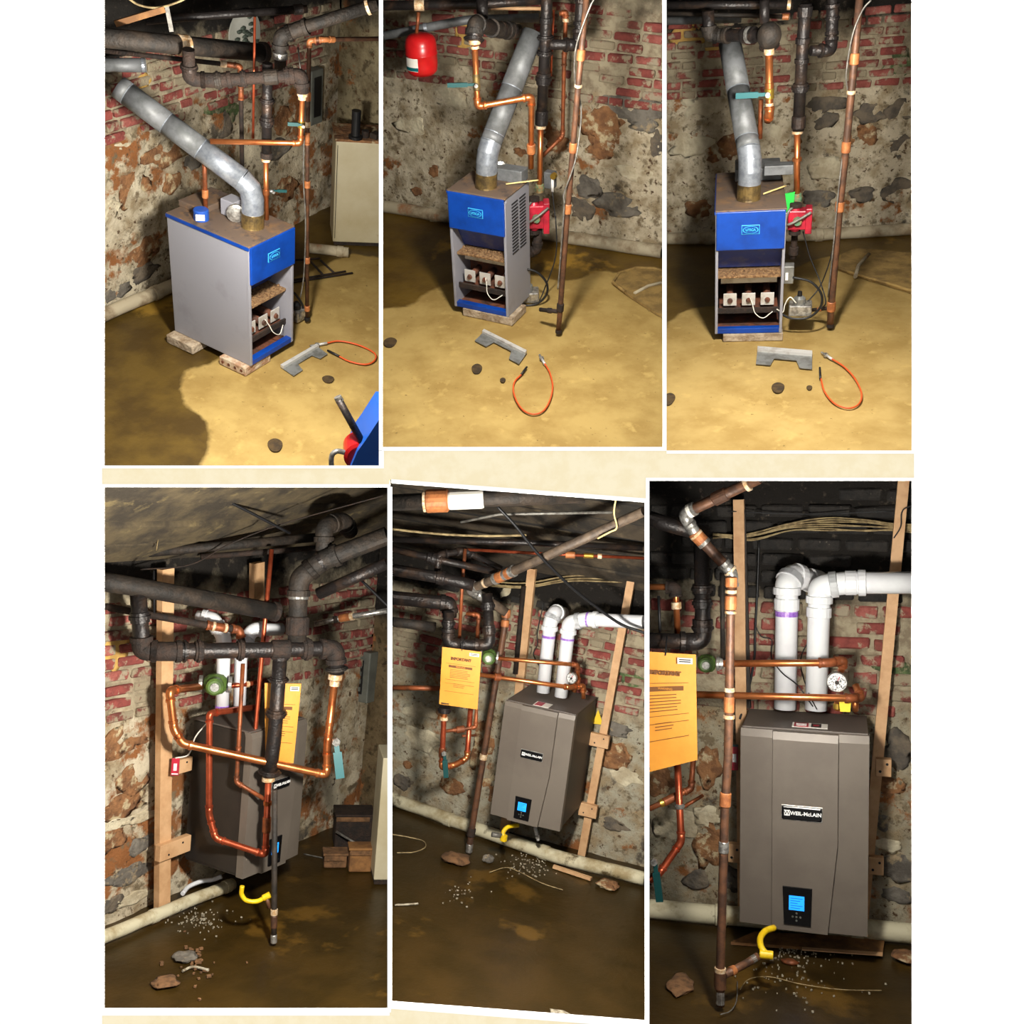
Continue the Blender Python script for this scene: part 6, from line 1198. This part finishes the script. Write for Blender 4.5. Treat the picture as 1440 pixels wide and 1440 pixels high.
run('iron_riser', 'black iron riser turning left above the envelope', PIPE, B.pts('f1', (300, 330, -.05), (308, 860, -.05), (-20, 850, -.1)), 22, 'black_iron', elbow='black_iron', bend=1.0, es=1.15, fits=[(0, .48, 12, 1.2, 'black_iron', 'union'), (0, .62, 14, 1.15, 'black_iron', 'flange'), (0, .86, 10, 1.25, 'black_iron', 'flange')])
run('left_overhead', 'dark pipe running to the upper left', PIPE, B.pts('f1', (-20, 200, .0), (160, 260, .0), (330, 300, .05)), 22, 'black_iron')
run('copper_tail', 'copper tail pipe with rusty ball elbow', PIPE, B.pts('f1', (-10, 572, .1), (165, 575, .1), (178, 825, .1)), 9, 'copper', elbow='rusty_iron', es=1.9, fits=[(1, .38, 10, 1.6, 'solder', 'reducer')])
run('thin_black_tail', 'thin black upright stub at the left', PIPE, B.pts('f1', (78, 620, .05), (88, 860, .05)), 4, 'rubber_black')
run('grey_upright', 'weathered grey upright beside the gas pipe', PIPE, B.pts('f1', (408, 500, .1), (412, 950, .1)), 7, 'dusty_iron')
envelope('yellow manual envelope with IMPORTANT print beside the gas pipe', 'f1', [('f1', -40, 905), ('f1', 272, 925), ('f2', 204, 130), ('f2', -35, 190)], -.2)
circulator('green_pump', 'green circulator behind the envelope corner', B.P('f1', 328, 970, -.08), rt, B.m(B.P('f1', 328, 970, -.08), 13), B.m(B.P('f1', 328, 970, -.08), 34), 'green_cast')
run('upper_copper', 'upper bright copper pipe crossing the vents', PIPE, B.pts('f1', (385, 972, -.06), (960, 968, .0), (1040, 955, .03), (1025, 1010, .05)), 10, 'copper', elbow='dull_copper', es=1.3, bend=1.2, fits=[(0, .02, 8, 1.5, 'silver', 'union'), (1, .3, 8, 1.15, 'copper', 'coupling')])
run('lower_copper', 'lower bright copper pipe crossing the vents', PIPE, B.pts('f1', (275, 1133, -.12), (1080, 1152, .0), (1130, 1150, .02), (1100, 1085, .06)), 10, 'copper', elbow='dull_copper', es=1.25, bend=1.2)
valve_gauge('round silver pressure gauge between the copper pipes', 'f1', (1005, 1062), 52, .04)
T = run('drain_valve', 'brass drain valve with yellow lever on the boiler top', 'valve', B.pts('f1', (1005, 1215, .1), (1005, 1170, .1)), 8, 'copper', fits=[(0, .5, 8, 1.4, 'brass', 'valve_body')]); p = B.P('f1', 1045, 1195, .04); part(T, 'valve_lever', MB().prism([p + rt * x + Vector((0, 0, z)) for x, z in ((-.018, -.02), (.02, -.02), (.024, .02), (.0, .034), (-.022, .02))], -fw * .006), 'yellow_tag', 'yellow lever')
run('copper_tail', 'short copper tail beside the drain valve', PIPE, B.pts('f1', (1100, 1215, .1), (1100, 1165, .08)), 9, 'copper')
vb = B.P('f1', 735, 1200, 'f%g' % (B.z0 + B.h)).y
run('vent_pipe', 'white plastic vent with hooded top and purple band', PIPE, [B.P('f1', 735, 1205, 'y.24'), B.P('f1', 745, 560, 'y.24'), B.P('f1', 775, 515, 'y.28'), B.P('f1', 920, 555, 'y.4')], 31, 'pvc', elbow='pvc', bend=1.5, es=1.08, fits=[(0, .765, 8, 1.02, 'purple_primer', 'primer_band'), (0, .84, 17, 1.13, 'pvc', 'hub'), (2, .75, 22, 1.12, 'pvc', 'hub')])
run('vent_pipe', 'white plastic vent bending right out of the bay', PIPE, [B.P('f1', 895, 1210, 'y.2'), B.P('f1', 915, 570, 'y.2'), B.P('f1', 1060, 552, 'y.2'), B.P('f1', 1470, 552, 'y.2')], 31, 'pvc', elbow='pvc', bend=1.9, es=1.06, fits=[(0, .79, 15, 1.12, 'pvc', 'hub'), (0, .753, 2, 1.03, 'purple_primer', 'primer_band'), (2, .04, 16, 1.13, 'pvc', 'hub'), (2, .075, 2.5, 1.1, 'purple_primer', 'primer_band')])
for i in range(7):
    rr = random.Random(i); e = lambda: rr.uniform(-10, 10); y0 = 315 - i * 3; wire('house_cable', 'cream cable in the bundle across the tarred wall', 'cable', B.pts('f1', (360, y0 + e(), 'w.02'), (560, 290 + i * 6 + e(), 'w.02'), (760, 245 + i * 6 + e(), 'w.02'), (950, 215 + i * 11, 'w.02'), (1150, 230 + i * 9 + e(), 'w.02'), (1300, 245 + i * 6, 'w.02'), (1460, 250 + i * 8, 'w.02')), 2, 'cream_wire', group='cream cables across the tarred wall')
wire('dark_drop_cable', 'dark cable hanging beside the left stud', 'cable', B.pts('f1', (600, 330, 'w.02'), (590, 600, 'w.02'), (580, 800, 'w.02'), (575, 950, 'w.02'), (540, 1130, 'w.02'), (500, 1260, 'w.08')), 3.2, 'rubber_black')
wire('sensor_wire', 'thin black sensor wire looping behind the vents', 'wire', B.pts('f1', (575, 760, 'w.03'), (610, 830, 'w.03'), (665, 850, 'w.03'), (665, 940, 'w.06'), (720, 1020, 'y.1'), (800, 1085, 'y.1'), (880, 1195, 'y.1')), 1.6, 'rubber_black')
wire('sensor_wire', 'thin dark sensor wire between the two vents', 'wire', B.pts('f1', (860, 850, 'w.03'), (820, 930, 'w.03'), (820, 1010, 'w.03'), (860, 1130, 'y.16'), (900, 1210, 'y.12')), 1.6, 'rubber_black')
wire('right_wire', 'dark wire kinked over the right stud', 'wire', B.pts('f1', (1470, 130, 'w.08'), (1370, 160, 'w.08'), (1340, 190, 'w.08'), (1335, 260, 'w.08'), (1300, 320, 'w.08')), 1.8, 'rubber_black')
wire('black_top_wire', 'thin black wire across the wall top', 'wire', B.pts('f1', (440, 180, 'w.08'), (640, 190, 'w.03'), (900, 195, 'w.03'), (1300, 180, 'w.08')), 1.5, 'rubber_black')
T = thing('warning_label', 'red and white warning label with symbol on the boiler top', 'label', (B.w * .5, .0, B.z0 + B.h)); z_ = B.z0 + B.h + .007
part(T, 'label_card', MB().box((B.w * .4, .06, z_), (B.w * .68, .14, z_ + .002)), 'paper_white'); part(T, 'label_print', MB().box((B.w * .415, .065, z_ + .002), (B.w * .53, .135, z_ + .003)), 'pump_red'); part(T, 'label_symbol', MB().box((B.w * .55, .068, z_ + .002), (B.w * .63, .132, z_ + .003)), 'print_black'); part(T, 'symbol_dot', MB().lathe((B.w * .59, .1, z_ + .003), (0, 0, 1), [(0, .014), (.001, .013)], 10), 'pump_red')
for i in range(2): part(T, 'label_line', MB().box((B.w * .43, .08 + i * .025, z_ + .003), (B.w * .515, .092 + i * .025, z_ + .004)), 'letter_white')
# left copper set
T = run('return_set', 'red copper return with long teal lever', PIPE, [B.P('f2', 128, 140, -.02), B.P('f2', 143, 440, -.02), B.P('f2', 60, 560, -.06), B.P('f2', -10, 610, -.1)], 10, 'red_copper', elbow='red_copper', bend=1.1, es=1.12, fits=[(0, .55, 7, 1.3, 'conduit_grey', 'union')])
handle(T, B.P('f2', 42, 510, -.12), B.P('f2', 58, 640, -.12) - B.P('f2', 42, 510, -.12), rt, .17, 'dark_teal', 10)
run('cross_link', 'dull copper cross link with valve body', PIPE, B.pts('f2', (-10, 330, -.05), (100, 280, .0), (180, 240, .05), (188, 130, .05)), 8, 'dull_copper', elbow='dull_copper', fits=[(1, .0, 22, 1.5, 'dull_copper', 'valve_body'), (0, .6, 6, 1.4, 'brass', 'solder_ring')])
run('small_link', 'thin copper stub by the valve body', PIPE, B.pts('f2', (150, 310, .0), (225, 265, .05)), 5, 'dull_copper')
p = B.P('f2', 344, 125, 'w.15'); Mx = oriented(p, rt, fw, Vector((0, 0, 1))); a = B.m(p, 10) / 2; b_ = B.m(p, 34) / 2
T = thing('red_tag', 'small red tag between gas pipe and boiler', 'tag', p - Vector((0, 0, b_))); part(T, 'tag_card', MB().rbox((-a, -.004, -b_), (a, .004, b_), .003, Mx), 'pump_red'); part(T, 'tag_symbol', MB().box((-a * .5, -.006, -b_ * .3), (a * .5, -.003, b_ * .4), Mx), 'letter_white'); part(T, 'tag_clip', MB().box((-a, -.008, b_), (a, .006, b_ * 1.15), Mx), 'dark_teal')
# floor
T = thing('sill_plank', 'dark wet plank lying under the boiler studs', 'plank', B.P('f2', 620, 850, 'f0')); part(T, 'plank_body', MB().prism([B.P('f2', x, y, 'f.002') for x, y in ((330, 830), (905, 872), (912, 815), (420, 790))], (0, 0, .012)), 'old_wood'); part(T, 'pale_edge', MB().prism([B.P('f2', x, y, 'f.014') for x, y in ((600, 852), (905, 874), (905, 862), (600, 842))], (0, 0, .004)), 'stud_wood')
p = B.P('f2', 140, 985, 'f0'); single('rubble_stone', 'brown clod left of the gas pipe foot', 'stone', MB().blob(p + Vector((0, 0, .004)), (.05, .09, .012), 3, .35, 3), 'debris_brown')
p = B.P('f2', 985, 885, 'f0'); single('rubble_stone', 'round brown stone at the right', 'stone', MB().blob(p + Vector((0, 0, .015)), (.05, .06, .012), 5, .3, 3), 'stone_rust')
single('copper_scrap', lab('reddish scrap on the wet floor'), 'scrap', MB().blob(B.P('f2', 555, 895, 'f.01'), (.035, .02, .012), 2, .4, 2), 'dull_copper', here=False)
wire('thin_floor_wire', 'thin pale wire curling across the wet floor', 'wire', B.pts('f2', (365, 1000, 'f.01'), (400, 960, 'f.01'), (480, 952, 'f.01'), (600, 980, 'f.01'), (750, 1000, 'f.01'), (900, 1003, 'f.01')), 1.4, 'cream_wire')
wire('curled_wire', 'thin wire curled at the gas pipe foot', 'wire', B.pts('f2', (355, 970, 'f.01'), (352, 1040, 'f.01'), (330, 1080, 'f.01'), (290, 1095, 'f.01')), 1.6, 'conduit_grey')
debris('white plaster crumbs scattered under the boiler', 'f2', (420, 780, 720, 960), 150, .0012, .0035); debris('pale crumbs scattered around the gas pipe foot', 'f2', (300, 880, 800, 1080), 50, .0015, .004)
